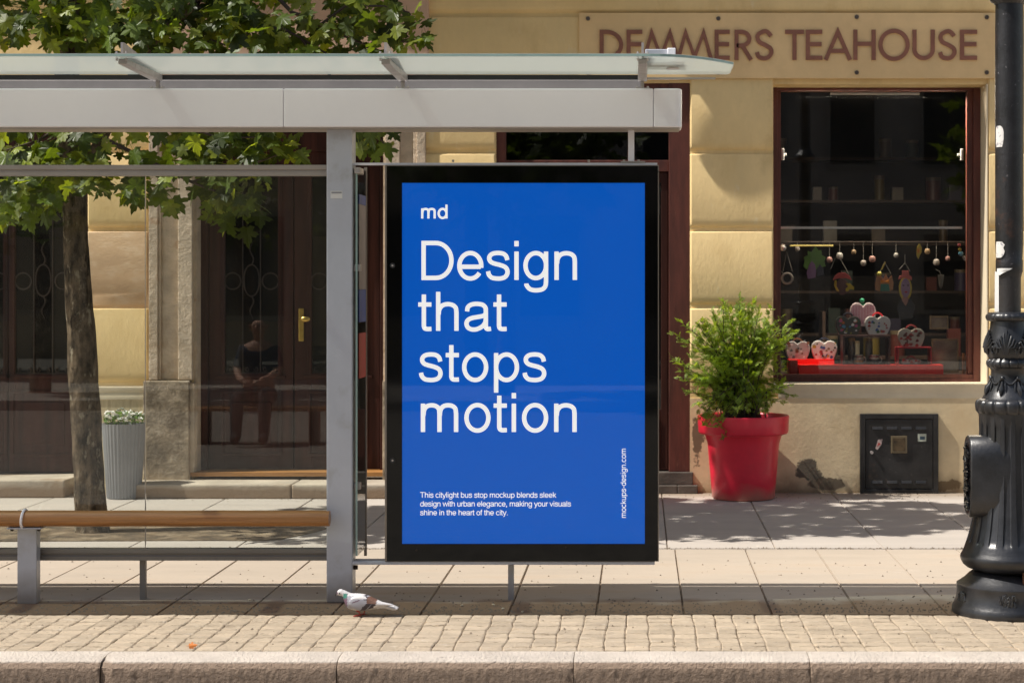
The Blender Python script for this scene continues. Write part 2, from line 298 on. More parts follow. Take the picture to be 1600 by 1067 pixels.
# cobbles
def cobbles():
    mb=MB(); nr=9; d=.878/nr; xs=[-4.2]
    while xs[-1]<4.6: xs.append(xs[-1]+R.uniform(.088,.116))
    off=[[0]*len(xs) for _ in range(nr+1)]
    for r in range(1,nr+1):
        for i in range(len(xs)): off[r][i]=off[r-1][i]*.55+R.uniform(-.006,.006)
    yo=[[R.uniform(-.007,.007) if 0<r<nr else 0 for _ in xs] for r in range(nr+1)]
    for r in range(nr):
        for c in range(len(xs)-1):
            g=R.uniform(.0008,.0024); gy=R.choice([.002,.003,.005,.008]); hz=R.uniform(-.002,.0018); tx=R.uniform(-.015,.015); ty=R.uniform(-.012,.012); seed=R.random()*50
            P00=(xs[c]+off[r][c]+g,7.795+r*d+yo[r][c]+gy); P10=(xs[c+1]+off[r][c+1]-g,7.795+r*d+yo[r][c+1]+gy)
            P01=(xs[c]+off[r+1][c]+g,7.795+(r+1)*d+yo[r+1][c]-gy); P11=(xs[c+1]+off[r+1][c+1]-g,7.795+(r+1)*d+yo[r+1][c+1]-gy)
            vv=[];us=[0,.06,.3,.5,.7,.94,1]; n=len(us)
            for j in range(n):
                for i in range(n):
                    u,v=us[i],us[j]; e=(i in(0,n-1))+(j in(0,n-1)); h=[0,-.0045,-.010][e]*(1.5 if j in (0,n-1) else .8)
                    px=(P00[0]*(1-u)+P10[0]*u)*(1-v)+(P01[0]*(1-u)+P11[0]*u)*v; py=(P00[1]*(1-u)+P10[1]*u)*(1-v)+(P01[1]*(1-u)+P11[1]*u)*v
                    if e: px+=.0018*noise.noise(Vector((px*60,py*60,seed))); py+=.002*noise.noise(Vector((px*50,py*60,seed+9)))
                    vv.append((px,py,hz+h+.0030*noise.fractal(Vector((px*26,py*34,seed)),1,2,4)+(tx*(u-.5)+ty*(v-.5))*.11))
            fs=[(j*n+i,j*n+i+1,(j+1)*n+i+1,(j+1)*n+i) for j in range(n-1) for i in range(n-1)]
            rim=list(range(n))+[k*n+n-1 for k in range(1,n)]+[n*(n-1)+k for k in range(n-2,-1,-1)]+[k*n for k in range(n-2,0,-1)]; q=len(rim); b=len(vv)
            vv+=[(vv[i][0],vv[i][1],-.04) for i in rim]
            fs+=[(rim[(k+1)%q],rim[k],b+k,b+(k+1)%q) for k in range(q)]
            mb.add(vv,fs,True)
    return tag(mb.build('cobbles',M['cobble'],sharp=24),kind='structure')
cobbles()
tag(MB().box(-40,40,7.79,8.68,-.16,-.0125).build('cobble_bed',M['mortar']),kind='structure')
def slabrow(name,y0,y1,sp,ph,m,cross=()):
    mb=MB(); i0=int(-12/sp)
    for i in range(i0,-i0):
        a=ph+i*sp+.0022; b=a+sp-.0044
        ys=[y0]+list(cross)+[y1]
        for k in range(len(ys)-1):
            c=ys[k]+.002; d=ys[k+1]-.002; z=R.uniform(-.0012,.0012); e=.004
            t=[R.uniform(-.0008,.0008) for _ in range(4)]
            mb.add([(a,c,z-.012),(b,c,z-.012),(b,d,z-.012),(a,d,z-.012),(a+e,c+e,z+t[0]),(b-e,c+e,z+t[1]),(b-e,d-e,z+t[2]),(a+e,d-e,z+t[3])],
              [(4,5,6,7),(0,1,5,4),(1,2,6,5),(2,3,7,6),(3,0,4,7)])
    return tag(mb.build(name,m),kind='structure')
slabrow('sidewalk',8.68,10.87,.414,.207,M['slab'])
slabrow('inner_sidewalk',10.91,14.4,.64,.163,M['slabB'])
tag(MB().box(-40,40,8.68,14.4,-.16,-.010).build('sidewalk_bed',M['dirt']),kind='structure')
# trodden sandy dirt and loose grit along the posts
def grit():
    mb=MB()
    for i in range(3600):
        x=R.uniform(-3.6,2.9); y=8.69+abs(R.gauss(0,.17))
        if i%3==0: y=10.89+R.gauss(0,.018)
        if i%7==0: y=R.uniform(7.8,10.4)
        if i%11==0: y=R.uniform(13.3,13.88)
        s=R.uniform(.002,.0065); 
        mb.add([(x-s,y-s,.001),(x+s,y-s*.6,.001),(x+s*.7,y+s,.001),(x-s*.6,y+s,.001),(x,y,.001+s)],[(0,1,4),(1,2,4),(2,3,4),(3,0,4)])
    return tag(mb.build('grit',flat('grit_brown',(.22,.17,.12))),'loose brown grit scattered along the paving joints by the bus shelter','grit',kind='stuff')
grit()
# tree pit
def pit():
    mb=MB(); n=26; cx,cy=-3.5,11.62
    pts=[(cx+1.45*math.copysign(abs(math.cos(a))**.45,math.cos(a))*(1+.05*math.sin(5*a)),cy+.42*math.copysign(abs(math.sin(a))**.5,math.sin(a))*(1+.06*math.cos(7*a))) for a in [2*PI*k/n for k in range(n)]]
    mb.prism(pts,lambda a,b,d:(a,b,d),-.005,.006)
    return tag(mb.build('earth_patch',pm('pit_earth',(.15,.105,.062),.95,var=.35,vs_=7,bump=1,bs=40,stain=[((.30,.23,.15),5,(.5,.65))])),kind='structure')
pit()
# ---------------------------------------------------------------- BUILDING
B=thing('shop_building','pale yellow rusticated corner house holding the teahouse window and dark wooden street doors','building',(0,YW,0))
BX0,BX1=-9.5,8.5
def course(mb,x0,x1,zb,zt,p=.028,cush=0,endl=True,endr=True):
    """one rendered block with a hollowed foot, a sharp bright top bevel, faces proud of the wall"""
    h=zt-zb
    prof=[(0,zb),(.004,zb),(.004,zb+.030),(.010,zb+.034),(.018,zb+.044),(.024,zb+.058),(p-.001,zb+.078),(p,zb+.10)]
    if cush:
        prof=[(0,zb),(.003,zb),(.003,zb+.022)]+[(.006+(p-.006)*math.sin(t*PI/2),zb+.022+cush*t) for t in [0,.15,.3,.45,.6,.8,1]]
    prof+=[(p,zt-.012),(p-.004,zt-.004),(p-.012,zt),(0,zt)]
    secs=[]
    for x,s in ((x0,.4),(x0+.012,1),(x1-.012,1),(x1,.4)):
        if (x==x0 and not endl) or (x==x1 and not endr): s=1
        secs.append([(x,YW-max(.0,q*s)-.0005*(1-s),z) for q,z in prof])
    mb.ring(secs,True,True)
def wall_strip(px0,px1,tops,x0=None,x1=None,skip=(),pink=None):
    a=wx(px0) if x0 is None else x0; b=wx(px1) if x1 is None else x1
    mb=MB()
    for i in range(len(tops)-1):
        if i in skip: continue
        course(mb,a,b,wz(tops[i+1])+.0,wz(tops[i]))
    return mb
JT=[-93,27,120,241,362,482,603]  # bed joints in the photograph's rows
# core walls behind the rendered blocks (openings left free)
def core(x0,x1,z0,z1): return MB().box(x0,x1,YW,YW+.4,z0,z1)
ztop=7.6
L0,L1=wx(-72),wx(138); Mn0,Mn1=wx(303),wx(603); S0,S1=wx(775),wx(1078); W0,W1=wx(1208),wx(1543)
zdt=wz(150); zmt=wz(130); zst=wz(130); zwt=wz(132); zwb=wz(600)
core_mb=MB()
for a,b,c,d in [(BX0,L0,0,ztop),(L0,L1,zdt,ztop),(L1,Mn0,0,ztop),(Mn0,Mn1,zmt,ztop),(Mn1,S0,0,ztop),(S0,S1,zst,ztop),(S1,W0,0,ztop),(W0,W1,zwt,ztop),(W0,W1,-.02,zwb),(W1,BX1,0,ztop)]:
    core_mb.box(a,b,YW,YW+.4,c,d)
core_mb.build('wall',M['wall'],B)
# rendered blocks
mb=MB()
def strip(a,b,tops,skip=()):
    for i in range(len(tops)-1):
        if i in skip: continue
        course(mb,a,b,wz(tops[i+1]),wz(tops[i]))
strip(BX0,L0,JT[1:]); strip(L1,wx(233),JT[3:],skip=(1,)); strip(wx(664),S0,JT[2:]); strip(S1,W0,JT[2:]); strip(W1,BX1,JT[2:])
strip(BX0,wx(235),[27,120]); strip(BX0,L0,[120,241]);
strip(L1-.0,wx(235),[150,241]);strip(wx(664),BX1,[27,122]);
strip(BX0,BX1,[-430,-330,-220,-93,27])
mb.build('render_block',M['wall'],B)
mb=MB(); course(mb,L1,wx(233),wz(482),wz(362),p=.034,cush=.22); tag(mb.build('render_block',M['wallpink'],B),'worn pinkish cushion block beside the stone pilaster')
# base zones
mb=MB(); mb.box(L1,wx(232),YW-.022,YW,0,wz(624)); mb.build('wall_base',M['wallworn'],B)
mb=MB(); mb.ring([[(x,YW-p,z) for p,z in [(0,wz(624)),(.03,wz(624)),(.034,wz(618)),(.026,wz(613)),(.038,wz(609)),(.036,wz(604)),(0,wz(603))]] for x in (L1,wx(232))],True,True); mb.build('ledge',M['sill'],B)
mb=MB(); mb.box(S1,wx(1343),YW-.008,YW,0,wz(622)); mb.box(wx(1343),wx(1465),YW-.008,YW,wz(647),wz(622)); mb.build('wall_base',M['wallbase'],B); mb=MB(); mb.box(wx(1465),BX1,YW-.008,YW,0,wz(622)); mb.build('wall_base',M['wallbase'],B)
mb=MB(); mb.box(wx(664),S0,YW-.01,YW,0,wz(603)); mb.build('wall_base',M['wallbase'],B); mb=MB(); mb.box(BX0,L0,YW-.01,YW,0,wz(603)); mb.build('wall_base',M['wallbase'],B)
sp=[(0,wz(622)),(.009,wz(622)),(.013,wz(617)),(.011,wz(614)),(.018,wz(611)),(.018,wz(606)),(.026,wz(603)),(.028,wz(600)),(0,wz(600)+.001)]
mb=MB(); mb.ring([[(x,YW-p,z) for p,z in sp] for x in (wx(1216),BX1)],True,True); mb.build('window_ledge',M['sill'],B)
# plaster reveal of the shop window, lit on the right, and the sloping inner sill
YF=YW+.25
MB().box(W1-.012,W1-.0005,YW-.026,YF+.1,zwb,zwt).build('window_reveal',M['sill'],B,bev=.003)
MB().box(W0,W1-.013,YW-.02,YF,zwb-.01,zwb+.006).build('window_sill',M['sill'],B)
# added ledge and slab out of view, shaped to shade the upper wall
mb=MB(); mb.box(BX0,BX1,YW-.199,YW,4.62,4.74); mb.box(BX0,BX1,YW-.09,YW,4.5,4.62); mb.build('shade_cornice',M['sill'],B,bev=.01)
mb=MB(); mb.box(-.94,5.6,YW-.338,YW,5.0,5.16); mb.build('shade_slab',M['sill'],B,bev=.008)
MB().box(-2.2,-.26,YW-.155,YW-.03,4.0,4.05).build('shade_moulding',M['sill'],B,bev=.004)  # added strip out of view that puts the sign plate in shade
mb=MB()
for i in range(40): mb.cyl((-.9+i*.165,YW-.30,5.16),(-.9+i*.165,YW-.30,6.0),.008,6)
mb.box(-.94,5.6,YW-.32,YW-.28,6.0,6.03); mb.build('slab_railing',M['iron'],B)
for i in range(7):
    x=-7.6+i*2.1
    g=MB(); g.box(x,x+.95,YW-.03,YW+.02,5.2,7.0); g=g.build('upper_window',M['woodred'],B); 
    MB().box(x+.07,x+.44,YW-.036,YW-.031,5.27,6.93).build('pane',M['doorglass'],g); MB().box(x+.51,x+.88,YW-.036,YW-.031,5.27,6.93).build('pane',M['doorglass'],g)
MB().box(BX0-.15,BX1+.15,YW-.4,YW+5,ztop,ztop+.25).build('roof',M['wood'],B)
# interior shell
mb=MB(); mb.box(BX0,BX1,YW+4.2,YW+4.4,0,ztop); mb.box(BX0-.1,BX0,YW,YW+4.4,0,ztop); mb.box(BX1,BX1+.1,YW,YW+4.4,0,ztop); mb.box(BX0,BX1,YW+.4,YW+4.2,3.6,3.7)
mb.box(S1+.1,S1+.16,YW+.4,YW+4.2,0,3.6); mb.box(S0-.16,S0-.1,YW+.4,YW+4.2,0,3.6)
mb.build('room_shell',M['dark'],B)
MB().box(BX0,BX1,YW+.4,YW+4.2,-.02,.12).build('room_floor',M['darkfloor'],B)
# ---- stone surround of the main door
mb=MB()
zb0=wz(745); zpb=wz(593)
MB().box(wx(228),wx(300),YW-.085,YW,0,zpb-.006).build('pilaster_base',M['stonebase'],B,bev=.008); MB().box(wx(600),wx(668),YW-.085,YW,0,zpb-.006).build('pilaster_base',M['stonebase'],B,bev=.008)
mb=MB()
for (a,b,p) in ((235,249,.05),(249,253,.035),(253,281,.015),(281,303,.055)):
    mb.box(wx(a),wx(b),YW-p,YW,zpb,wz(118)); 
mb.build('pilaster',M['stone'],B,bev=.005); mb=MB()
for (a,b,p) in ((603,626,.055),(626,646,.02),(646,652,.035),(652,666,.05)):
    mb.box(wx(a),wx(b),YW-p,YW,zpb,wz(118))
mb.build('pilaster',M['stone'],B,bev=.005)
mb=MB(); mb.box(wx(229),wx(671),YW-.06,YW,wz(118),wz(-20)); mb.box(wx(222),wx(678),YW-.10,YW,wz(-20),wz(-60)); mb.build('lintel',M['stonelt'],B,bev=.01)
mb=MB(); mb.box(Mn0+.0,Mn0+.02,YW,YW+.28,wz(742),zmt); mb.box(Mn1-.02,Mn1,YW,YW+.28,wz(742),zmt); mb.box(wx(300),wx(306),YW-.05,YW,wz(742),wz(598)); mb.build('door_jamb',M['stone'],B)
# ---- doors with iron-grilled glass
def leaf(parent,a,b,zb,zt,gz0,gz1,glx0,glx1,name='door_leaf',yd=YW+.16,ring=None):
    """a,b leaf edges px; glass opening glx0..glx1 px x gz0(top)..gz1(bottom) py"""
    f=MB(); y0,y1=yd,yd+.05
    A,Bx,GA,GB=wx(a),wx(b),wx(glx0),wx(glx1); zt_,zb_=zt,zb; g0,g1=wz(gz0),wz(gz1)
    f.box(A,GA,y0,y1,zb_,zt_); f.box(GB,Bx,y0,y1,zb_,zt_); f.box(GA,GB,y0,y1,g0,zt_); f.box(GA,GB,y0,y1,zb_,g1)
    # glass bead mouldings
    for (q,w,p) in ((0,.022,.012),(.022,.012,.006)):
        f.box(GA-q-w,GA-q,y0-p,y0,g1-q-w,g0+q+w); f.box(GB+q,GB+q+w,y0-p,y0,g1-q-w,g0+q+w)
        f.box(GA-q,GB+q,y0-p,y0,g0+q,g0+q+w); f.box(GA-q,GB+q,y0-p,y0,g1-q-w,g1-q)
    # raised lower panel
    pz1=wz(612); pz0=max(zb_+.10,wz(716)); 
    if pz1<g1-.05:
        for (q,p) in ((0,.014),):
            f.box(GA-.03,GB+.03,y0-p,y0,pz1-.022,pz1); f.box(GA-.03,GB+.03,y0-p,y0,pz0,pz0+.022); f.box(GA-.03,GA-.008,y0-p,y0,pz0+.022,pz1-.022); f.box(GB+.008,GB+.03,y0-p,y0,pz0+.022,pz1-.022)
        f.box(GA+.05,GB-.05,y0-.010,y0,pz0+.09,pz1-.09)
        f.box(GA-.06,GB+.06,y0-.022,y0,wz(592),wz(588))
    o=f.build(name,M['wood'],parent,bev=.003)
    MB().box(GA,GB,y0+.022,y0+.028,g1,g0).build('pane',M['doorglass'],o)
    # ironwork
    ir=MB(); w=GB-GA; yi=y0+.008; cz=wz(439)
    for t in (.333,.667): ir.cyl((GA+w*t,yi,g1),(GA+w*t,yi,g0),.0055,8)
    rr=.062
    for t in (.145,.855):
        c=(GA+w*t,cz); ir.tube([(c[0]+rr*math.cos(q),yi,c[1]+rr*math.sin(q)) for q in [2*PI*k/28 for k in range(28)]],.006,8,closed=True)
    c=(GA+w*.5,cz+.005); ir.tube([(c[0]+.058*math.cos(q),yi,c[1]+.12*math.copysign(abs(math.sin(q))**.8,math.sin(q))) for q in [2*PI*k/30 for k in range(30)]],.0055,8,closed=True)
    for sgn in (1,-1): ir.tube([(c[0]+.014*math.sin(k*.9)*(1 if k else 0),yi,c[1]+sgn*(.12+k*.022)) for k in range(9)],[.006]*6+[.004,.003,.002],6)
    for k in range(6):
        cx=GA+w*(k+.5)/6; s=1 if k%2 else -1
        ir.tube([(cx+s*(.018*math.cos(q)*(1-q/16)+.002),yi,g1+.034+.026*math.sin(q)*(1-q/16)) for q in [PI*1.5-.0+j*.45 for j in range(-3,11)]],.0042,6)
    ir.box(GA,GB,yi-.004,yi+.004,g1+.002,g1+.010)
    ir.build('grille',M['iron'],o)
    return o
zl=wz(742)
fr=MB(); fr.box(L0,wx(-58),YW+.13,YW+.22,zl,zdt); fr.box(wx(126),L1,YW+.13,YW+.22,zl,zdt); fr.box(wx(-58),wx(126),YW+.13,YW+.22,wz(200),zdt); fr.build('door_frame',M['wood'],B,bev=.004)
leaf(B,-57,1,zl+.008,wz(200),250,586,-47,-6); leaf(B,2,125,zl+.008,wz(200),250,586,12,101)
fr=MB(); fr.box(Mn0+.02,wx(318),YW+.13,YW+.22,zl,zmt); fr.box(wx(590),Mn1-.02,YW+.13,YW+.22,zl,zmt); fr.box(wx(318),wx(590),YW+.13,YW+.22,wz(235),wz(205)); fr.box(wx(318),wx(590),YW+.13,YW+.22,wz(140),zmt); fr.box(wx(449),wx(457),YW+.13,YW+.22,wz(205),wz(140));fr.build('door_frame',M['wood'],B,bev=.005)
MB().box(wx(318),wx(590),YW+.18,YW+.186,wz(205),wz(140)).build('transom_pane',M['doorglass'],B)
leaf(B,319,452,zl+.03,wz(235),262,585,344,428)
dl=leaf(B,454,589,zl+.03,wz(235),262,585,481,564)
h=MB(); h.box(wx(461),wx(469),YW+.145,YW+.16,wz(534),wz(482)); h.build('handle_plate',M['brass'],dl,bev=.004)
h=MB(); h.cyl((wx(465),YW+.15,wz(499)),(wx(465),YW+.10,wz(499)),.010,12); h.ball((wx(473),YW+.10,wz(499)),.038,.013,.020); h.build('handle',M['brass'],dl)
MB().box(wx(319),wx(589),YW+.155,YW+.215,zl,zl+.028).build('threshold',M['sillwood'],B)
MB().box(wx(478),wx(566),YW+.26,YW+.28,wz(542),wz(368)).build('reflection_panel',M['reflection_panel'],B)  # beige panel added to stand in for a reflection in the door glass
MB().box(wx(300),wx(605),YW-.06,YW+.13,zl-.004,zl+.026).build('threshold_board',M['sillwood'],B)
# steps
mb=MB(); mb.box(wx(-110),wx(122),YW-.33,YW+.2,0.0,wz(743)); mb.build('doorstep',M['step'],B,bev=.012)
mb=MB(); mb.box(wx(226),wx(470),YW-.40,YW+.2,0.0,wz(748)-.0); mb.box(wx(471),wx(672),YW-.40,YW+.2,0,wz(748)); mb.build('doorstep',M['step'],B,bev=.012)
mb=MB(); mb.box(wx(770),wx(1058),YW-.06,YW+.2,0,wz(757)); mb.box(wx(1058.5),wx(1090),YW-.06,YW+.2,0,wz(757)); mb.box(wx(770),wx(1083),YW-.03,YW+.2,wz(757),wz(737)); mb.build('doorstep',M['stepdark'],B,bev=.006)
# ---- shop entrance frame
f=MB(); y0,y1=YW+.03,YW+.12; zq=wz(737)
f.box(S0,wx(790),y0,y1,zq,zst); f.box(wx(1045),S1,y0-.03,y1,zq,zst); f.box(wx(790),wx(1045),y0,y1,wz(142),zst); f.box(wx(790),wx(1045),y0,y1,wz(268),wz(250))
f.box(wx(981),wx(991),y0,y1,wz(250),wz(142)); f.box(wx(895),wx(905),y0,y1,zq,wz(268))
f=f.build('shop_entrance_frame',M['woodred'],B,bev=.004)
MB().box(wx(790),wx(981),y0+.04,y0+.047,wz(250),wz(142)).build('pane',M['doorglass'],f); MB().box(wx(991),wx(1045),y0+.04,y0+.047,wz(250),wz(142)).build('pane',M['doorglass'],f)
for a,b in ((791,894),(906,1044)):
    d=MB(); d.box(wx(a),wx(a+22),y0+.02,y0+.07,zq+.01,wz(269)); d.box(wx(b-11),wx(b),y0+.02,y0+.07,zq+.01,wz(269)); d.box(wx(a+22),wx(b-11),y0+.02,y0+.07,wz(285),wz(269)); d.box(wx(a+22),wx(b-11),y0+.02,y0+.07,zq+.01,wz(640))
    d.box(wx(a+26),wx(b-16),y0+.008,y0+.02,wz(715),wz(650))
    d=d.build('shop_door',M['wood'],B,bev=.004); MB().box(wx(a+22),wx(b-11),y0+.04,y0+.047,wz(640),wz(285)).build('pane',M['doorglass'],d)
# ---- shop window
def vx(px): return X(px,YF)
def vz(py): return Z(py,YF)
Wa,Wb=W0+.001,W1-.013; zfb,zft=zwb+.007,zwt-.001
f=MB(); y0,y1=YF,YF+.085
f.box(Wa,vx(1214),y0-.035,y1,zfb,zft); f.box(vx(1214),vx(1220),y0,y1,vz(585),vz(142)); f.box(vx(1512),vx(1520),y0,y1,vz(585),vz(142)); f.box(vx(1520),Wb,y0-.035,y1,zfb,zft)
f.box(vx(1214),vx(1520),y0-.02,y1,vz(142),zft); f.box(vx(1214),vx(1520),y0-.02,y1,vz(592),vz(585)); f.box(vx(1214),vx(1520),y0-.035,y1,zfb,vz(592))
f=f.build('shop_window_frame',M['woodred'],B,bev=.003)
MB().box(vx(1220),vx(1512),y0+.03,y0+.038,vz(585),vz(142)).build('pane',M['shopglass'],f)
MB().box(vx(1220),vx(1507),y0+.10,y0+.115,vz(357),vz(353.5)).build('curtain_bar',M['white'],f)
for px in (1224,1505):
    h=MB(); h.box(vx(px-2),vx(px+2),y0+.05,y0+.07,vz(250),vz(232)); h.box(vx(px-1),vx(px+6 if px<1400 else px-7),y0+.06,y0+.075,vz(243),vz(239)); h.build('latch',M['white'],f,bev=.003)
mb=MB(); mb.box(vx(1190),vx(1545),YF+.16,YF+.8,vz(606),vz(585)-.004); mb.box(vx(1206),vx(1528),YF+.086,YF+.159,vz(597),vz(585)-.004); mb.build('display_floor',M['shelfwood'],B)
lt_=thing('window_fill_light','added light strip inside the head of the shop window, brightening the goods','lamp',(vx(1366),YF+.12,vz(146)))  # added fill light with a housing, to brighten the display
hd=MB().box(vx(1300),vx(1440),YF+.10,YF+.14,vz(146),vz(143)).build('fill_housing',M['white'],lt_)
al=bpy.data.lights.new('fill_light','AREA'); al.shape='RECTANGLE'; al.size=1.2; al.size_y=.08; al.energy=FILL_W; al.color=(1,.86,.68)
ao=bpy.data.objects.new('fill_light',al); C.objects.link(ao); ao.parent=lt_; ao.location=(0,-.01,-.02); ao.rotation_euler=(math.radians(-6),0,0)
# added disc out of view, placed to cast a round shadow on the pillar
t=thing('shadow_disc','round disc added above the shop door to cast a round shadow','sign',(-.34,YW,4.24))
MB().prism([(.34*math.cos(a),.34*math.sin(a)) for a in [2*PI*k/40 for k in range(40)]],lambda a,b,d:(-.34+a,d,4.24+b),YW-.262,YW-.25).build('disc',M['white'],t)
MB().box(-.36,-.32,YW-.25,YW-.0,4.23,4.27).build('bracket',M['iron'],t)
# ---------------------------------------------------------------- shop sign
t=thing('shop_sign','long frosted plate with brown capital letters above the shop window','sign',(wx(1230),YW-.03,wz(72)))
ys=YW-.045
MB().box(wx(905),wx(1554),ys,ys+.012,wz(124),wz(22)).build('sign_plate',M['acryl'],t,bev=.002)
for px,py in ((919,31),(1122,31),(1337.5,28.5),(1540,29),(1337.5,115),(1540,115),(919,115),(1122,115)):
    b=MB(); b.cyl((wx(px),ys-.010,wz(py)),(wx(px),ys,wz(py)),.016,14,); b.cyl((wx(px),ys-.014,wz(py)),(wx(px),ys-.010,wz(py)),.008,10); b.cyl((wx(px),ys+.012,wz(py)),(wx(px),YW-.01,wz(py)),.01,8); b.build('bolt',M['bolt'],t)
def ribbon(mb,pts,wd,fn,d0,d1,closed=False):
    """constant-width stroke in 2-D, miter joined"""
    P=[Vector(p) for p in pts]; n=len(P); Lq=[];Rq=[]
    for i in range(n):
        a=P[(i-1)%n] if (closed or i>0) else None; b=P[(i+1)%n] if (closed or i<n-1) else None
        t1=(P[i]-a).normalized() if a is not None else (b-P[i]).normalized(); t2=(b-P[i]).normalized() if b is not None else t1
        n1=Vector((-t1.y,t1.x)); n2=Vector((-t2.y,t2.x)); m=n1+n2
        if m.length<1e-4: m=n1.copy()
        m.normalize(); k=1/max(.42,m.dot(n1)); Lq.append(P[i]+m*wd/2*k); Rq.append(P[i]-m*wd/2*k)
    vv=[fn(p.x,p.y,d0) for p in Lq]+[fn(p.x,p.y,d0) for p in Rq]
    ff=[]
    for i in range(n if closed else n-1):
        j=(i+1)%n; ff.append((i,j,n+j,n+i))
    if d1 is not None:
        vv+=[fn(p.x,p.y,d1) for p in Lq]+[fn(p.x,p.y,d1) for p in Rq]; m=2*n
        for i in range(n if closed else n-1):
            j=(i+1)%n; ff+= [(m+i,m+n+i,m+n+j,m+j),(i,m+i,m+j,j),(n+i,n+j,m+n+j,m+n+i)]
        if not closed: ff+=[(0,n,m+n,m),(n-1,m+n-1,m+2*n-1,2*n-1)]
    mb.add(vv,ff)
def arc(cx,cy,rx,ry,a0,a1,n=18): return [(cx+rx*math.cos(math.radians(a0+(a1-a0)*i/n)),cy+ry*math.sin(math.radians(a0+(a1-a0)*i/n))) for i in range(n+1)]
def spl(pts,k=6):
    P=[Vector(p) for p in pts]; P=[P[0]*2-P[1]]+P+[P[-1]*2-P[-2]]; o=[]
    for i in range(1,len(P)-2):
        for j in range(k):
            t=j/k; a,b,c,d=P[i-1],P[i],P[i+1],P[i+2]
            o.append(tuple(.5*((2*b)+(c-a)*t+(2*a-5*b+4*c-d)*t*t+(3*b-a-3*c+d)*t**3)))
    o.append(tuple(P[-2])); return o
# sign capitals (0..1 wide, 0..100 high)
def capital(ch,a,b):
    w=b-a; h=6.6
    l=a+3.3; r=b-3.3; T=47-3.3; Bt=3.3
    if ch=='D': return [([(l,Bt),(l,T)]+arc(l+w*.2,23.5,w*.8-6.6,T-23.5,90,-90,20)[0:],1)]
    if ch=='E': return [([(r+3,T),(l,T),(l,Bt),(r+3,Bt)],0),([(l,24.5),(r+2,24.5)],0)]
    if ch=='M': return [([(a+2,0),(a+w*.25,43),(a+w*.5,4),(a+w*.75,43),(b-2,0)],0)]
    if ch=='R': return [([(l,0),(l,T)]+arc(l+w*.25,33,w*.75-8,T-33,90,-90,14)+[(l,22.3)],0),([(l+w*.32,22),(b-2,0)],0)]
    if ch=='S': return [(spl([(b-4,37),(b-9,43),((a+b)/2,44.5),(a+5.5,40),(a+4,33),(a+8,27),((a+b)/2+1,23.5),(b-5,18),(b-3.5,11),(b-8,4.5),((a+b)/2,2.5),(a+6,5),(a+3,12)],5),0)]
    if ch=='T': return [([(a,T),(b,T)],0),([((a+b)/2,T),((a+b)/2,0)],0)]
    if ch=='A': return [([(a+2,0),((a+b)/2,44),(b-2,0)],0),([(a+w*.25,14),(b-w*.25,14)],0)]
    if ch=='H': return [([(l,0),(l,47)],0),([(r,0),(r,47)],0),([(l,25),(r,25)],0)]
    if ch=='O': return [(arc((a+b)/2,23.5,w/2-3.3,21.8,0,360,36)[:-1],1)]
    if ch=='U': return [([(l,47),(l,16)]+arc((a+b)/2,16,w/2-3.3,13,180,360,16)[1:-1]+[(r,16),(r,47)],0)]
letters=[('D',937,974),('E',979,1004),('M',1004,1061),('M',1057,1113),('E',1116,1140),('R',1147,1175),('S',1179,1208),('T',1226,1255),('E',1258,1284),('A',1287,1329),('H',1332,1367),('O',1371,1420),('U',1424,1459),('S',1464,1493),('E',1498,1525)]
lm=MB(); kk=0
for ch,a,b in letters:
    for pts,cl in capital(ch,a,b):
        kk+=1; e=.0002*(kk%5)
        ribbon(lm,pts,6.4,lambda u,v,d:(wx(u),d,wz(95.5-v)),ys-.012-e,ys-.0005,closed=bool(cl))
lm.build('lettering',M['letter'],t)
# ---------------------------------------------------------------- BUS SHELTER
YP=9.0
T=thing('bus_shelter','grey metal bus shelter with frosted glass canopy and clear glass back wall','bus shelter',(X(530,YP),YP,0))
px0,px1=X(510,YP),X(550.5,YP); zbm=Z(199,8.93)
MB().box(px0,px1,YP,YP+.11,0,zbm+.002).build('post',M['alu'],T,bev=.006)
MB().box(-5.1,-4.98,YP,YP+.11,0,zbm+.002).build('post',M['alu'],T,bev=.006)
def rr(x0,x1,y0,y1,r,n=6):
    return [p for c,a in (((x1-r,y0+r),-90),((x1-r,y1-r),0),((x0+r,y1-r),90),((x0+r,y0+r),180)) for p in arc(c[0],c[1],r,r,a,a+90,n)]
yb=8.93; xe=X(1065.5,yb)
for a,b,rnd in ((-5.4,X(443,yb)-.0008,0),(X(443,yb)+.0008,X(1021,yb)-.0008,0),(X(1021,yb)+.0008,xe,1)):
    m=MB()
    if rnd:
        poly=[(a,yb)]+arc(b-.03,yb+.03,.03,.03,-90,0,8)+arc(b-.03,yb+.19,.03,.03,0,90,8)+[(a,yb+.22)]
        m.prism(poly,lambda u,v,d:(u,v,d),zbm,Z(138.5,yb))
    else: m.box(a,b,yb,yb+.22,zbm,Z(138.5,yb))
    m.build('roof_beam',M['alulight'],T,bev=.006)
MB().box(-5.4,xe-.012,yb+.012,yb+.20,zbm-.007,zbm).build('beam_lip',M['alurail'],T)
MB().box(-5.4,X(1002,9.25),9.16,9.24,Z(150,9.2),Z(125.5,9.16)).build('rear_beam',M['alubot'],T,bev=.004)
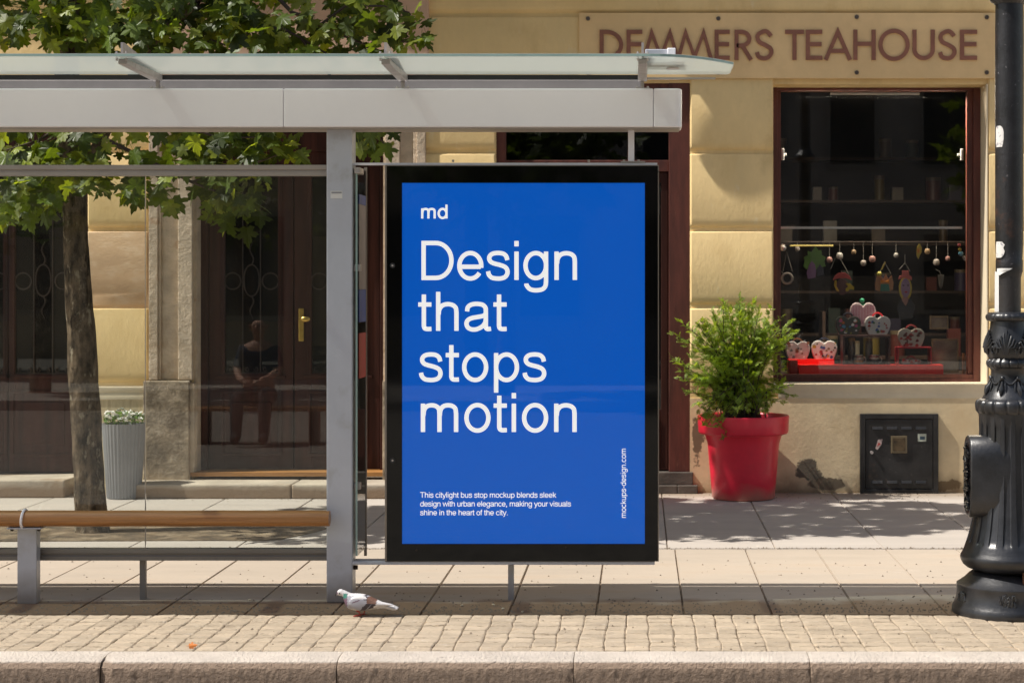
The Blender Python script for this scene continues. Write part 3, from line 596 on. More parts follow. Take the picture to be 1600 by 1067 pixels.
# rails of the glass wall
for (ya,yb_,nm,mm) in ((258,275,'upper_rail','alurail'),(857,875.5,'lower_rail','alubot')):
    m=MB(); y=9.05; za,zc=Z(ya,y),Z(yb_,y); h=za-zc
    prof=[(y,zc),(y,zc+h*.38),(y+.006,zc+h*.42),(y+.006,zc+h*.56),(y-.004,zc+h*.60),(y-.004,za),(y+.05,za),(y+.05,zc)]
    m.ring([[(x,q,z) for q,z in prof] for x in (-4.98,px0)],True,False); m.build(nm,M[mm],T,bev=.0015)
yg=9.075; gz0,gz1=Z(858,yg),Z(274,yg); xj=X(227,yg)
for a,b in ((-4.98,xj-1.32),(xj-1.315,xj-.002),(xj+.002,px0-.002)):
    MB().box(a,b,yg,yg+.008,gz0,gz1).build('glass_panel',M['glaze'],T)
MB().box(xj-.0018,xj+.0018,yg-.0005,yg+.0085,gz0,gz1).build('glass_joint',flat('silicone_joint',(.42,.37,.32)),T)
for px in (225,-230): MB().box(X(px-4.5,9.12),X(px+4.5,9.12),9.09,9.12,0,Z(875,9.09)).build('rail_foot',M['alubot'],T,bev=.002)
# canopy
yf,yk=8.30,9.0; zf,zk=Z(89,yf),Z(118,yk)+.004
def zc_(y): return zf+(zk-zf)*(y-yf)/(yk-yf)
xs=-5.6; cpoly=[(xs,yk),(xs,yf)]
xa=X(1015,yf); xr=X(1146,8.63)
cur=[(xa+(xr-xa)*t, yf+(8.62-yf)*(t**2.1)) for t in [0,.12,.25,.38,.5,.62,.74,.85,.93,1]]
cpoly+=cur+[(xr+.001,8.66),(xr-.0,yk-.05),(xr-.012,yk)]
cuts=[xs,-4.74,-3.545,-2.35,-1.155,.012]
def slab_canopy(a,b,poly=None):
    m=MB(); pl=poly or [(a,yk),(a,yf),(b,yf),(b,yk)]
    m.prism(pl,lambda u,v,d:(u,v,zc_(v)+d),0,.014); return m
for i in range(len(cuts)-1): slab_canopy(cuts[i]+.002,cuts[i+1]-.002).build('canopy_glass',M['canopy'],T)
endp=[(cuts[-1]+.002,yk),(cuts[-1]+.002,yf)]+[p for p in cur if p[0]>cuts[-1]+.01]+[(xr+.001,8.66),(xr,yk-.05),(xr-.012,yk)]
slab_canopy(0,0,endp).build('canopy_glass',M['canopy'],T)
m=MB(); ed=[(xs,yf-.0015)]+[(p[0],p[1]-.0015) for p in cur]
for i in range(len(ed)-1):
    (ax,ay),(bx,by)=ed[i],ed[i+1]
    m.add([(ax,ay,zc_(ay)+.002),(bx,by,zc_(by)+.002),(bx,by,zc_(by)+.0125),(ax,ay,zc_(ay)+.0125)],[(0,1,2,3)])
m.build('canopy_edge',M['edge'],T)
MB().box(-5.6,X(1004,yk),yk+.002,yk+.03,Z(124.5,yk),Z(117.5,yk)).build('gasket',M['gasket'],T)
MB().box(X(1004,yk),X(1118,yk),yk+.002,yk+.02,Z(124,yk),Z(121,yk)).build('canopy_trim',M['alurail'],T)
for xb in (-4.74,-3.545,-2.35,-1.155,.012):
    m=MB(); w_=.020
    # tapered arm below the glass
    ya,yc=8.37,8.985
    m.add([(xb-w_,ya,zc_(ya)-.024),(xb+w_,ya,zc_(ya)-.024),(xb+w_*1.1,yc,zc_(yc)-.036),(xb-w_*1.1,yc,zc_(yc)-.036),(xb-w_,ya,zc_(ya)-.002),(xb+w_,ya,zc_(ya)-.002),(xb+w_*1.1,yc,zc_(yc)-.002),(xb-w_*1.1,yc,zc_(yc)-.002)],[(0,3,2,1),(4,5,6,7),(0,1,5,4),(1,2,6,5),(2,3,7,6),(3,0,4,7)])
    ar=m.build('canopy_bracket',M['galv'],T,bev=.002)
    m=MB(); m.prism([(8.36,zc_(8.36)+.015),(8.36,zc_(8.36)+.072),(8.375,zc_(8.36)+.074),(8.97,zc_(8.9)+.016)],lambda u,v,d:(d,u,v),xb-.0055,xb+.0055); m.box(xb-.03,xb+.03,8.348,8.38,zc_(8.37)+.014,zc_(8.5)+.022); m.build('fin',M['galv'],ar)
    m=MB(); m.box(xb-.008,xb+.008,8.975,9.0,Z(138,8.95),zc_(8.98)-.035); m.build('stem',M['galv'],ar); m=MB(); m.box(xb-.035,xb+.035,8.96,9.02,Z(138.3,yb),Z(138.3,yb)+.006)
    m.build('base_plate',M['galv'],ar)
    for s in (-1,1):
        m=MB(); m.cyl((xb+s*.026,8.97,Z(138.3,yb)+.006),(xb+s*.026,8.97,Z(138.3,yb)+.014),.006,6); m.build('bolt',M['galv'],ar); m=MB(); m.cyl((xb+s*.022,8.355,zc_(8.35)-.012),(xb+s*.022,8.355,zc_(8.35)+.03),.005,6); m.build('bolt',M['galv'],ar)
m=MB(); m.box(.024,.165,8.62,8.80,zc_(8.6)+.03,zc_(8.6)+.075); m.build('canopy_box',M['alu'],T,bev=.004)
m=MB(); m.box(.128,.166,8.60,8.82,zc_(8.6)+.026,zc_(8.6)+.078); m.cyl((.147,8.66,zc_(8.6)+.01),(.147,8.66,zc_(8.6)+.03),.008,8); m.build('box_clamp',M['alulight'],T,bev=.003)
m=MB(); m.lathe(.155,8.72,[(.030,zc_(8.72)-.006),(.032,zc_(8.72)-.002),(.02,zc_(8.72)-.001)],20); m.build('glass_button',M['galv'],T)
# hanger post above the light box, side glass
MB().box(X(981.5,9.05),X(991,9.05),9.04,9.07,Z(255,9.05),zbm).build('hanger',M['alulight'],T,bev=.002)
m=MB(); m.box(X(970,9.05),X(1008,9.05),9.03,9.08,Z(255,9.05),Z(252.5,9.05)); 
for q in (975,998,920,708): m.cyl((X(q,9.05),9.05,Z(253.5,9.05)),(X(q,9.05),9.05,Z(250,9.05)),.006,8)
m.build('hanger_foot',M['alurail'],T)
MB().box(px1,X(1027,9.05),9.035,9.065,Z(258.5,9.05),Z(255,9.05)).build('top_bar',M['alulight'],T)
MB().box(px1,X(1023,9.03),9.0,9.1,Z(882,9.0),Z(877,9.0)).build('bottom_bar',M['alu'],T,bev=.002)
xg=X(555,9.0)
MB().box(xg,xg+.008,9.02,9.30,Z(868,9.02),Z(262,9.02)).build('side_glass',M['glaze'],T)
MB().box(xg-.0004,xg+.0084,9.016,9.0195,Z(868,9.02),Z(262,9.02)).build('side_glass_edge',M['edge'],T)
MB().box(xg-.002,xg+.012,9.30,9.31,Z(868,9.3),Z(262,9.3)).build('side_glass_trim',M['alurail'],T)
m=MB(); m.box(xg-.004,xg+.024,9.0,9.12,Z(262,9.02)-.03,Z(262,9.02)); m.build('glass_clamp',M['galv'],T,bev=.003)
m=MB(); m.box(xg-.012,xg+.02,9.03,9.07,Z(765,9.02),Z(754,9.02)); m.box(xg-.012,xg+.02,9.03,9.07,Z(424,9.02),Z(413,9.02));m.build('glass_clamp',M['galv'],T,bev=.003)
m=MB(); m.cyl((px1,9.04,Z(886,9.04)),(px1+.02,9.04,Z(886,9.04)),.011,8); m.build('post_bolt',M['iron'],T)
m=MB(); m.box(X(516.5,YP),X(535,YP),YP-.0015,YP-.0005,Z(310.5,YP),Z(298.5,YP)); m=m.build('sticker',M['white'],T); MB().box(X(518,YP),X(534,YP),YP-.0025,YP-.002,Z(302.5,YP),Z(300,YP)).build('sticker_print',M['printg'],m)
# timetable sheets on the side glass
t=thing('timetable_sheet','narrow blue, white and red notice taped to the side glass beside the grey post','notice',(xg-.004,9.15,Z(450,9.1)))
xx=xg+.010
def band(ya,yb2,mm,nm): MB().box(xx,xx+.002,9.05,9.27,Z(yb2,9.15),Z(ya,9.15)).build(nm,mm,t)
band(305,320,flat('n_blue',(.03,.07,.30)),'print_band'); band(320.5,452,flat('n_grey',(.26,.22,.22)),'sheet'); band(452.5,503,flat('n_blue',(.03,.07,.30)),'print_band'); band(520,590,flat('n_red',(.38,.03,.03)),'print_band')
# bench rail
t=thing('perch_bench','single varnished wooden rail bench on grey legs under the shelter','bench',(X(43,8.95),8.95,0))
zl_=Z(809.5,8.95); rl=.039
m=MB(); xsn=-4.9; secs=[]
N=60
m.tube([(xsn+(X(515.5,8.95)-xsn)*i/N,8.945,zl_+.0006*math.sin(i*.9)) for i in range(N+1)],[rl]*N+[rl-.002],28); m.build('seat',M['log'],t)
for px in (43,-260,):
    m=MB(); m.box(X(px-15,8.98),X(px+15,8.98),8.97,9.03,0,Z(824.5,8.98)); m.box(X(px-27,8.98),X(px+27,8.98),8.925,9.03,Z(824.5,8.98),Z(822,8.98)); l=m.build('leg',M['alu'],t,bev=.003)
    m=MB(); 
    for s in (-1,1): m.cyl((X(px+s*21,8.98),8.95,Z(828,8.98)),(X(px+s*21,8.98),8.95,Z(824.5,8.98)),.008,6)
    m.build('bolt',M['iron'],l)
    cl=[(X(px-5,8.95)+.010*math.sin(a/1)*.5,8.945-(rl+.004)*math.cos(a),zl_+(rl+.004)*math.sin(a)) for a in [2*PI*k/32 for k in range(32)]]
    MB().tube(cl,.0065,8,closed=True).build('clamp',M['alulight'],t)
# ---------------------------------------------------------------- ADVERTISING LIGHT BOX
YC=8.99
t=thing('poster_case','tall black-bordered poster case showing a blue poster with big white words','advertising panel',(X(816,YC),YC+.1,Z(877,YC)))
cx0,cx1,cz0,cz1=X(601,YC),X(1029.5,YC),Z(877,YC),Z(258,YC)
pxl,pxr,pzt,pzb=X(628,YC),X(1007.5,YC),Z(286,YC),Z(849.5,YC)
m=MB(); m.box(cx0,cx1,YC+.03,YC+.17,cz0,cz1); m.box(cx0,X(604.5,YC),YC+.004,YC+.03,cz0,cz1); m.box(X(1027.5,YC),cx1,YC+.004,YC+.03,cz0,cz1); m.box(X(604.5,YC),X(1027.5,YC),YC+.004,YC+.03,Z(260,YC),cz1); m.box(X(604.5,YC),X(1027.5,YC),YC+.004,YC+.03,cz0,Z(876,YC))
m.build('housing',pm('case_aluminium',(.30,.26,.225),.35,metal=.5,var=.05),t,bev=.0015)
m=MB(); a0,a1=X(604.5,YC),X(1027.5,YC); b0,b1=Z(876,YC),Z(260,YC)
m.box(a0,pxl,YC,YC+.02,b0,b1); m.box(pxr,a1,YC,YC+.02,b0,b1); m.box(pxl,pxr,YC,YC+.02,pzt,b1); m.box(pxl,pxr,YC,YC+.02,b0,pzb); bd=m.build('border',M['black'],t)
po=MB().box(pxl,pxr,YC+.012,YC+.016,pzb,pzt).build('poster',M['blue'],t)
MB().box(pxl,pxr,YC+.003,YC+.0065,pzb,pzt).build('cover_glass',M['posterglass'],t)
for py in (415,719):
    m=MB(); c=(X(613.5,YC),Z(py,YC)); m.cyl((c[0],YC-.006,c[1]),(c[0],YC,c[1]),.013,18); m.build('lock',M['iron2'],t)
    MB().cyl((c[0],YC-.0075,c[1]),(c[0],YC-.006,c[1]),.005,10).build('lock',M['galv'],t)
m=MB()
for px,py in ((651,859),(884,854.5)): m.cyl((X(px,YC),YC-.002,Z(py,YC)),(X(px,YC),YC,Z(py,YC)),.005,8)
m.build('screw',M['iron'],t)
MB().box(X(794,9.09),X(803,9.09),9.08,9.11,0,Z(882,9.08)).build('foot',M['alu'],t,bev=.002)
# stroke lettering
O_=lambda cx,rx: (arc(cx,261,rx,235,0,360,34)[:-1],1)
G={
'D':(722,[([(120,38),(120,680)]+arc(345,359,288,321,90,-90,22),1)]),
'T':(611,[([(21,680),(590,680)],0),([(305,680),(305,0)],0)]),
'e':(556,[([(80,243),(470,243)],0),(arc(278,261,202,235,-9,326,34),0)]),
's':(500,[(spl([(423,365),(400,440),(340,485),(245,497),(150,482),(97,435),(92,375),(130,325),(200,298),(300,272),(385,235),(422,180),(422,115),(380,55),(310,30),(235,26),(140,42),(85,95),(68,160)],4),0)]),
'i':(222,[([(111,0),(111,523)],0),([(111,618),(111,718)],0)]),
'l':(222,[([(111,0),(111,718)],0)]),
'g':(556,[(arc(264,265,190,230,0,360,34)[:-1],1),([(452,523),(452,10)]+spl([(452,-30),(440,-110),(385,-170),(270,-190),(160,-170),(98,-105),(90,-65)],4),0)]),
'n':(556,[([(110,0),(110,523)],0),(spl([(118,300),(130,390),(185,465),(280,492),(375,475),(432,425),(446,340)],4)+[(446,0)],0)]),
'h':(556,[([(110,0),(110,718)],0),(spl([(118,300),(130,390),(185,465),(280,492),(375,475),(432,425),(446,340)],4)+[(446,0)],0)]),
'm':(833,[([(110,0),(110,523)],0),(spl([(118,300),(130,400),(180,470),(262,492),(345,478),(400,430),(414,340)],4)+[(414,0)],0),(spl([(420,300),(432,400),(482,470),(566,492),(650,478),(705,430),(720,340)],4)+[(720,0)],0)]),
't':(278,[([(122,669),(122,110)]+spl([(122,90),(138,48),(180,34),(262,36)],4),0),([(18,485),(262,485)],0)]),
'a':(556,[(spl([(88,358),(100,430),(160,480),(265,497),(375,478),(426,425),(433,360)],4)+[(433,110)]+spl([(433,90),(440,50),(470,33),(528,40)],3),0),(spl([(431,318),(395,280),(300,258),(185,238),(105,200),(76,135),(105,60),(180,26),(270,32),(365,80),(420,150),(432,215)],4),0)]),
'o':(556,[O_(278,202)]),
'p':(556,[([(103,-207),(103,523)],0),(arc(294,261,192,235,0,360,34)[:-1],1)]),
'b':(556,[([(103,0),(103,718)],0),(arc(294,261,192,235,0,360,34)[:-1],1)]),
'd':(556,[([(453,0),(453,718)],0),(arc(262,261,192,235,0,360,34)[:-1],1)]),
'c':(500,[(arc(265,261,195,235,38,322,26),0)]),
'y':(500,[([(40,523),(255,10)],0),([(460,523),(270,30)]+spl([(250,-25),(215,-120),(165,-172),(75,-172)],3),0)]),
'k':(500,[([(107,0),(107,718)],0),([(440,523),(115,200)],0),([(230,300),(462,0)],0)]),
'u':(556,[([(446,0),(446,523)],0),([(110,523),(110,190)]+spl([(112,150),(130,80),(185,35),(270,28),(370,60),(430,140),(442,230)],4),0)]),
'w':(722,[([(35,523),(195,40),(361,480),(527,40),(687,523)],0)]),
'v':(500,[([(38,523),(250,40),(462,523)],0)]),
'r':(333,[([(107,0),(107,523)],0),(spl([(114,290),(130,390),(190,465),(330,478)],4),0)]),
'f':(278,[([(120,0),(120,580)]+spl([(120,610),(140,665),(185,685),(262,680)],3),0),([(18,485),(262,485)],0)]),
',':(278,[([(139,100),(139,-20),(105,-120)],0)]),'.':(278,[([(139,0),(139,95)],0)]),'-':(333,[([(50,270),(285,270)],0)]),' ':(278,[])}
def text(mb,s,x0,base,x1,cap,wt,rot=False,y=YC+.0118,xs=1):
    """s from px x0 to x1 on row base, cap height in px; rot: reads upward along column x0 from row base to row x1"""
    def ink(c,sgn):
        v=[]
        for pts,cl in G[c][1]:
            for i in range(len(pts)-1):
                a,b=Vector(pts[i]),Vector(pts[i+1]); d=(b-a).normalized()
                v+=[sgn*p.x+abs(d.y)*wt/2/xs for p in (a,b)]
        return max(v)
    lb=-ink(s[0],-1); rb=G[s[-1]][0]-ink(s[-1],1)
    sc=cap/718; adv=(sum(G[c][0] for c in s)-lb-rb)*xs
    tr=((x1-x0 if not rot else base-x1)/sc-adv)/(max(1,len(s)-1)); cx=-lb*sc*xs; kq=0
    for c in s:
        for pts,cl in G[c][1]:
            kq+=1; pp=[(cx+p[0]*sc*xs,p[1]*sc) for p in pts]
            if rot: fn=lambda u,v,d:(X(x0-v,YC),d,Z(base-u,YC))
            else: fn=lambda u,v,d:(X(x0+u,YC),d,Z(base-v,YC))
            ribbon(mb,pp,wt*sc,fn,y-.00012*(kq%4),None,closed=bool(cl))
        cx+=(G[c][0]*xs+tr)*sc
lt=MB(); text(lt,'Design',658,437.5,901.5,61,81); text(lt,'that',653,517,791.5,61,81); text(lt,'stops',654,596,853.5,61,81); text(lt,'motion',657,675,901,61,81); lt.build('lettering',M['print'],po)
lt=MB(); text(lt,'md',657.5,341.5,699,21.8,118,xs=1.05); lt.build('logo_lettering',M['print'],po)
lt=MB(); text(lt,'This citylight bus stop mockup blends sleek',656,777.5,869,8.6,92); text(lt,'design with urban elegance, making your visuals',656,791.3,892,8.6,92); text(lt,'shine in the heart of the city.',656,805,793,8.6,92); lt.build('small_lettering',M['print'],po)
lt=MB(); text(lt,'mockups-design.com',978,809,701,8.6,92,rot=True); lt.build('small_lettering',M['print'],po)
# ---------------------------------------------------------------- CABINET
yc=YW-.008; t=thing('utility_cabinet','black steel utility cabinet with louvres let into the yellow wall under the shop window','cabinet',(wx(1404),yc,wz(770)))
pb=.034; k0,k1,kz0,kz1=wx(1343),wx(1465),wz(771),wz(646)
m=MB(); w_=.038
m.box(k0,k0+w_,yc-pb,yc,kz0,kz1); m.box(k1-w_,k1,yc-pb,yc,kz0,kz1); m.box(k0+w_,k1-w_,yc-pb,yc,kz1-w_,kz1); m.box(k0+w_,k1-w_,yc-pb,yc,kz0,kz0+w_); m.build('frame',M['cab'],t,bev=.003)
d=MB().box(k0+w_+.003,k1-w_-.003,yc-pb+.006,yc,kz0+w_+.003,kz1-w_-.003).build('door',M['cab'],t,bev=.003)
for py in (668,752):
    for px in (1370,1392.5,1415,1437.5):
        m=MB(); a,b=wx(px-8),wx(px+8); z=wz(py)
        m.ring([[(x,yc-pb+.007,z+.011),(x,yc-pb-.002,z+.009),(x,yc-pb-.010,z-.010),(x,yc-pb+.006,z-.012)] for x in (a,b)],True,False); m.build('louvre',M['cab'],d,bev=.001)
m=MB(); m.box(wx(1391),wx(1416),yc-pb-.004,yc-pb+.006,wz(707),wz(680)); w2=m.build('meter_window',flat('meter_frame',(.16,.12,.065),.45,spec=.6),d,bev=.003)
MB().box(wx(1394),wx(1413),yc-pb-.0055,yc-pb-.0042,wz(703.5),wz(683.5)).build('pane',pm('meter_pane',(.09,.06,.03),.25,var=.4,vs_=12),w2)
m=MB(); m.cyl((wx(1361),yc-pb-.012,wz(706)),(wx(1361),yc-pb+.006,wz(706)),.012,16); m.build('lock',M['galv'],d,bev=.002)
s_=MB(); s_.box(wx(1433),wx(1446),yc-pb+.0035,yc-pb+.005,wz(689),wz(677)); s_=s_.build('sticker',flat('stk',(.52,.55,.45)),d); MB().box(wx(1436),wx(1444),yc-pb+.0028,yc-pb+.0032,wz(686),wz(681)).build('sticker_print',flat('stkb',(.05,.09,.12)),s_)
m=MB(); m.prism([(1367,700),(1371,686),(1378,685),(1376,694),(1370,702)],lambda u,v,dd:(wx(u),dd,wz(v)),yc-pb+.0035,yc-pb+.005); m.build('torn_sticker',flat('stkr',(.55,.42,.38)),d)
m=MB(); m.prism([(1369,697),(1372,690),(1375,693)],lambda u,v,dd:(wx(u),dd,wz(v)),yc-pb+.0025,yc-pb+.0032); m.build('torn_sticker',flat('stkred',(.5,.06,.05)),d)
# ---------------------------------------------------------------- POTS
yp=13.53; sp_=F/yp; xp=X(1161.5,yp)
t=thing('red_plant_pot','big glossy red plastic pot holding a feathery conifer shrub beside the shop window','plant pot',(xp,yp,0))
h=Z(648,yp); hb=Z(676,yp)
m=MB(); m.lathe(xp,yp,[(.0,.004),(.222,.004),(.229,.012),(.229+.052*.33,h*.33),(.229+.052*.66,h*.66),(.283,hb-.012),(.285,hb-.008),(.318,hb-.004),(.326,hb+.003),(.330,hb+.012),(.336,h-.012),(.335,h-.004),(.329,h),(.318,h-.002),(.311,h-.012),(.303,h-.06)],72,cap=False); m.build('pot',M['red'],t,sharp=50)
m=MB(); m.lathe(xp,yp,[(.305,h-.055),(.2,h-.04),(.1,h-.03),(.01,h-.028)],28,cap=False); m.build('soil',M['soil'],t)
bsh=thing('conifer_shrub','loose feathery light green conifer shrub growing out of the big red pot','shrub',(xp,yp,h-.04))
st=MB(); fo=MB()
def frond(mb,p,d,nrm,L_):
    d=d.normalized(); s=d.cross(nrm); 
    if s.length<.1: s=d.cross(Vector((0,0,1.01)))
    s.normalize(); n_=s.cross(d); k=6
    droop=n_*(-.12*L_)
    wid=.0017
    pts=[p+d*(L_*i/k)+droop*(i/k)**2 for i in range(k+1)]
    for i in range(k):
        a,b=pts[i],pts[i+1]
        mb.add([a-s*wid,a+s*wid,b+s*wid*.8,b-s*wid*.8],[(0,1,2,3)])
        l=L_*(.42*(1-i/k)+.10)*R.uniform(.7,1.15)
        for q in (1,-1):
            dd=(d*.85+s*q*.75+n_*R.uniform(-.22,.22)).normalized(); e=a+dd*l; pr=dd.cross(n_)*.0028
            mb.add([a-pr*.5,a+dd*l*.5-pr,e,a+dd*l*.5+pr],[(0,1,2,3)])
            if l>.022:
                for w2 in (.35,.6,.8):
                    a2=a+dd*l*w2
                    for q2 in (1,-1):
                        d3=(dd+s*q2*.7*1.0+d*(.0 if q2==q else .8)).normalized(); e2=a2+d3*l*.34*(1.15-w2*.5); pr2=d3.cross(n_)*.0022
                        mb.add([a2,a2+(e2-a2)*.5-pr2,e2,a2+(e2-a2)*.5+pr2],[(0,1,2,3)])
ends=[(1155,462),(1130,470),(1180,468),(1112,485),(1205,480),(1225,492),(1238,500),(1244,518),(1228,532),(1205,545),(1095,500),(1078,512),(1072,540),(1060,500),(1050,520),(1048,558),(1056,590),(1070,612),(1085,630),(1100,640),(1082,570),(1110,560),(1130,540),(1150,520),(1165,500),(1185,520),(1200,500),(1215,515),(1140,490),(1120,515),(1175,555),(1190,575),(1205,600),(1225,595),(1238,600),(1240,618),(1222,628),(1200,635),(1160,590),(1140,600),(1120,600),(1100,590),(1130,575),(1155,560),(1098,545),(1100,665),(1118,668),(1092,655),(1150,625),(1175,620),(1190,545),(1160,475),(1146,505),(1130,625),(1110,625),(1090,600),(1185,600),(1168,535),(1150,545),(1110,530),(1125,500),(1198,520)]
for i,(ex,ey) in enumerate(ends*2):
    if i>=len(ends): ex=1152+(ex-1152)*R.uniform(.6,.95); ey+=R.uniform(0,22)
    dy=R.uniform(-.22,.18)
    if ey>640: dy=-.33
    e=Vector((X(ex,yp+dy),yp+dy,Z(ey,yp+dy))); b=Vector((xp+R.uniform(-.14,.14)*(1 if ey<640 else 1.3),yp+R.uniform(-.14,.12),h-.045))
    mid=(b+e)/2+Vector(((b.x-e.x)*.12,0,.06+.10*R.random()+(.12 if ey>640 else 0))); pts=[b,b*.55+mid*.45+Vector((0,0,.04)),mid,mid*.4+e*.6,e]
    st.tube(pts,[.006,.0045,.0036,.0026,.0015],5)
    Lt=(e-b).length; nf=int(18+Lt*32)
    for j in range(nf):
        u=.15+.85*(j+R.random())/nf; a=4*u; ia=min(3,int(a)); p=pts[ia].lerp(pts[ia+1],a-ia)
        dr=(pts[ia+1]-pts[ia]).normalized()+Vector((R.gauss(0,1.0),R.gauss(0,.9),R.gauss(.25,.6)))
        frond(fo,p,dr,Vector((R.gauss(0,.5),R.gauss(-.4,.5),1)),R.uniform(.038,.072)*(.8 if u>.85 else 1))
for i in range(1150):
    a=R.uniform(0,2*PI); q=R.uniform(-1,1); rr_=R.random()**.4; c=math.sqrt(1-q*q)
    p=Vector((X(1152,yp)+.335*rr_*c*math.cos(a)*(1-.12*q),yp-.02+.22*rr_*c*math.sin(a),Z(563,yp)+.40*rr_*q))
    if noise.noise(p*4.2+Vector((3,1,7)))<-.16: continue
    frond(fo,p,Vector((c*math.cos(a),c*math.sin(a)-.2,q*.7+.25))+Vector((R.gauss(0,.5),R.gauss(0,.5),R.gauss(0,.5))),Vector((R.gauss(0,.5),R.gauss(-.4,.5),1)),R.uniform(.04,.07))
st.build('stem',M['twig'],bsh); fo.build('foliage',M['conif'],bsh)
# grey ribbed pot with white flowers
yq=13.56; xq=X(193.5,yq); hq=Z(661,yq)
t=thing('grey_flower_pot','tall ribbed grey pot of small white flowers between the tree trunk and the stone pilaster','flower pot',(xq,yq,0))
m=MB(); m.lathe(xq,yq,[(0,.003),(.120,.003),(.124,.01),(.158,hq-.006),(.158,hq),(.150,hq),(.146,hq-.05)],176,cap=False,mod=lambda r,z,a:(r if r<.1 or r>.1 and z>hq-.004 else r-.0060*(.5-.5*math.cos(32*a))**1.3)); m.build('pot',M['greypot'],t,sharp=60)
m=MB(); m.lathe(xq,yq,[(.146,hq-.03),(.05,hq-.02)],24); m.build('soil',M['soil'],t)
m=MB()
for i in range(420):
    a=R.uniform(0,2*PI); r_=.15*math.sqrt(R.random()); c=Vector((xq+r_*math.cos(a),yq+r_*math.sin(a),hq+R.uniform(-.01,.085)*(1.05-(r_/.15)**2*.5)))
    d=Vector((R.gauss(0,1),R.gauss(-.3,1),R.gauss(.6,.6))).normalized(); s=d.cross(Vector((0.1,.2,1))).normalized(); l=R.uniform(.018,.034); q=l*.32
    m.add([c,c+d*l*.5+s*q,c+d*l,c+d*l*.5-s*q],[(0,1,2,3)])
m.build('foliage',M['herb'],t)
fl=None
for i in range(60):
    a=R.uniform(0,2*PI); r_=.150*math.sqrt(R.random()); c=Vector((xq+r_*math.cos(a),yq+r_*math.sin(a)-.01,hq+R.uniform(.03,.10)*(1.05-(r_/.15)**2*.35)))
    if fl is None:
        m=MB()
        for k in range(5):
            for lay in (0,1):
                an=2*PI*k/5+lay*.6; d=Vector((math.cos(an),math.sin(an),.5+lay*.7)).normalized(); s=Vector((-math.sin(an),math.cos(an),0)); l=.017-.004*lay
                m.add([(0,0,0),tuple(d*l*.5+s*l*.45),tuple(d*l+s*l*.2),tuple(d*l-s*l*.2),tuple(d*l*.5-s*l*.45)],[(0,1,2,3,4)])
        bl=m.build('blossom',M['petal']); bl.parent=t; fl=bl
    else: bl=fl.copy(); C.objects.link(bl); bl.parent=t
    bl.location=c-Vector((xq,yq,0)); bl.rotation_euler=(R.uniform(-.2,1.0),R.uniform(-.5,.5),R.uniform(0,6)); bl.scale=(1.25,1.25,1.25)
# ---------------------------------------------------------------- TREE
YT=11.62
t=thing('maple_tree','slim leaning street maple with grey brown trunk standing behind the shelter glass','tree',(X(146,YT),YT,0))
tp=[(147,842,29),(145,826,25),(142,790,23),(138,720,23),(133,640,22.5),(128,540,21.5),(122,440,19.5),(118,360,19),(115,310,19),(112,250,20),(108,190,20),(105,120,19),(104,60,18),(108,0,17),(114,-160,15),(108,-340,11),(112,-520,6)]
P3=lambda px,py,Y=YT:(X(px,Y),Y,Z(py,Y))
pts=[];rad=[]
for i in range(len(tp)-1):
    for k in range(5):
        u=k/5; a,b=tp[i],tp[i+1]; pts.append(P3(a[0]+(b[0]-a[0])*u,a[1]+(b[1]-a[1])*u)); rad.append((a[2]+(b[2]-a[2])*u)*YT/F)
m=MB(); b0=len(m.v); m.tube(pts,rad,40)
cx=[(Vector(p)) for p in pts]
for i,vv in enumerate(m.v[:len(pts)*40]):
    c=cx[i//40]; d=Vector(vv)-c; f=1+.11*noise.fractal(Vector((vv[0]*18,vv[1]*18,vv[2]*3.5)),1,2,5); m.v[i]=tuple(c+d*f)
m.build('trunk',M['bark'],t,sharp=180)
limbs=[([(118,300),(135,262),(160,215),(195,140),(245,60),(303,8),(380,-90),(470,-200)],11,[0,-.02,-.05,-.1,-.15,-.2,-.3,-.4]),
 ([(108,60),(70,-40),(10,-160),(-60,-260)],9,[0,.1,.2,.3]),([(112,-60),(190,-170),(300,-300),(420,-420)],9,[0,.2,.4,.5]),
 ([(289,85),(331,63),(350,70),(372,78)],2.2,[-.25]*4),([(300,10),(360,30),(411,47),(440,44),(470,60),(520,90)],3.5,[-.2,-.25,-.3,-.3,-.3,-.3]),
 ([(380,-60),(456,20),(476,26),(499,39),(522,51),(559,52),(600,60),(660,70)],3.4,[-.35]*8),([(522,51),(560,66),(590,78)],2,[-.35]*3),([(500,40),(540,10),(600,10),(640,20)],2.4,[-.4]*4),
 ([(160,215),(230,250),(300,285),(340,300),(370,330)],3.2,[-.05,-.2,-.35,-.4,-.4]),([(300,285),(380,262),(440,240)],2.4,[-.35,-.4,-.45]),([(112,250),(70,262),(30,300),(15,350)],3.5,[0,-.2,-.3,-.3]),
 ([(470,60),(540,150),(580,200),(600,225)],2.4,[-.3,-.3,-.3,-.3]),([(195,140),(270,190),(340,215),(420,215)],3,[-.1,-.3,-.4,-.4]),([(108,190),(60,220),(10,235)],3,[0,-.2,-.3])]
for pl,w_,dy in limbs:
    m=MB(); m.tube([P3(a,b,YT+dy[i]) for i,(a,b) in enumerate(pl)],[max(1.0,w_*(1-.6*i/(len(pl)-1)))*YT/F for i in range(len(pl))],10); m.build('limb',M['bark'] if w_>5 else M['twig'],t)
half=[(.03,0),(.20,-.10),(.30,-.03),(.46,.02),(.37,.13),(.34,.22),(.52,.27),(.70,.43),(.56,.46),(.50,.56),(.36,.50),(.22,.47),(.26,.62),(.24,.74),(.13,.77),(.10,.88)]
outl=half+[(0,1.03)]+[(-a,b) for a,b in half[::-1]]
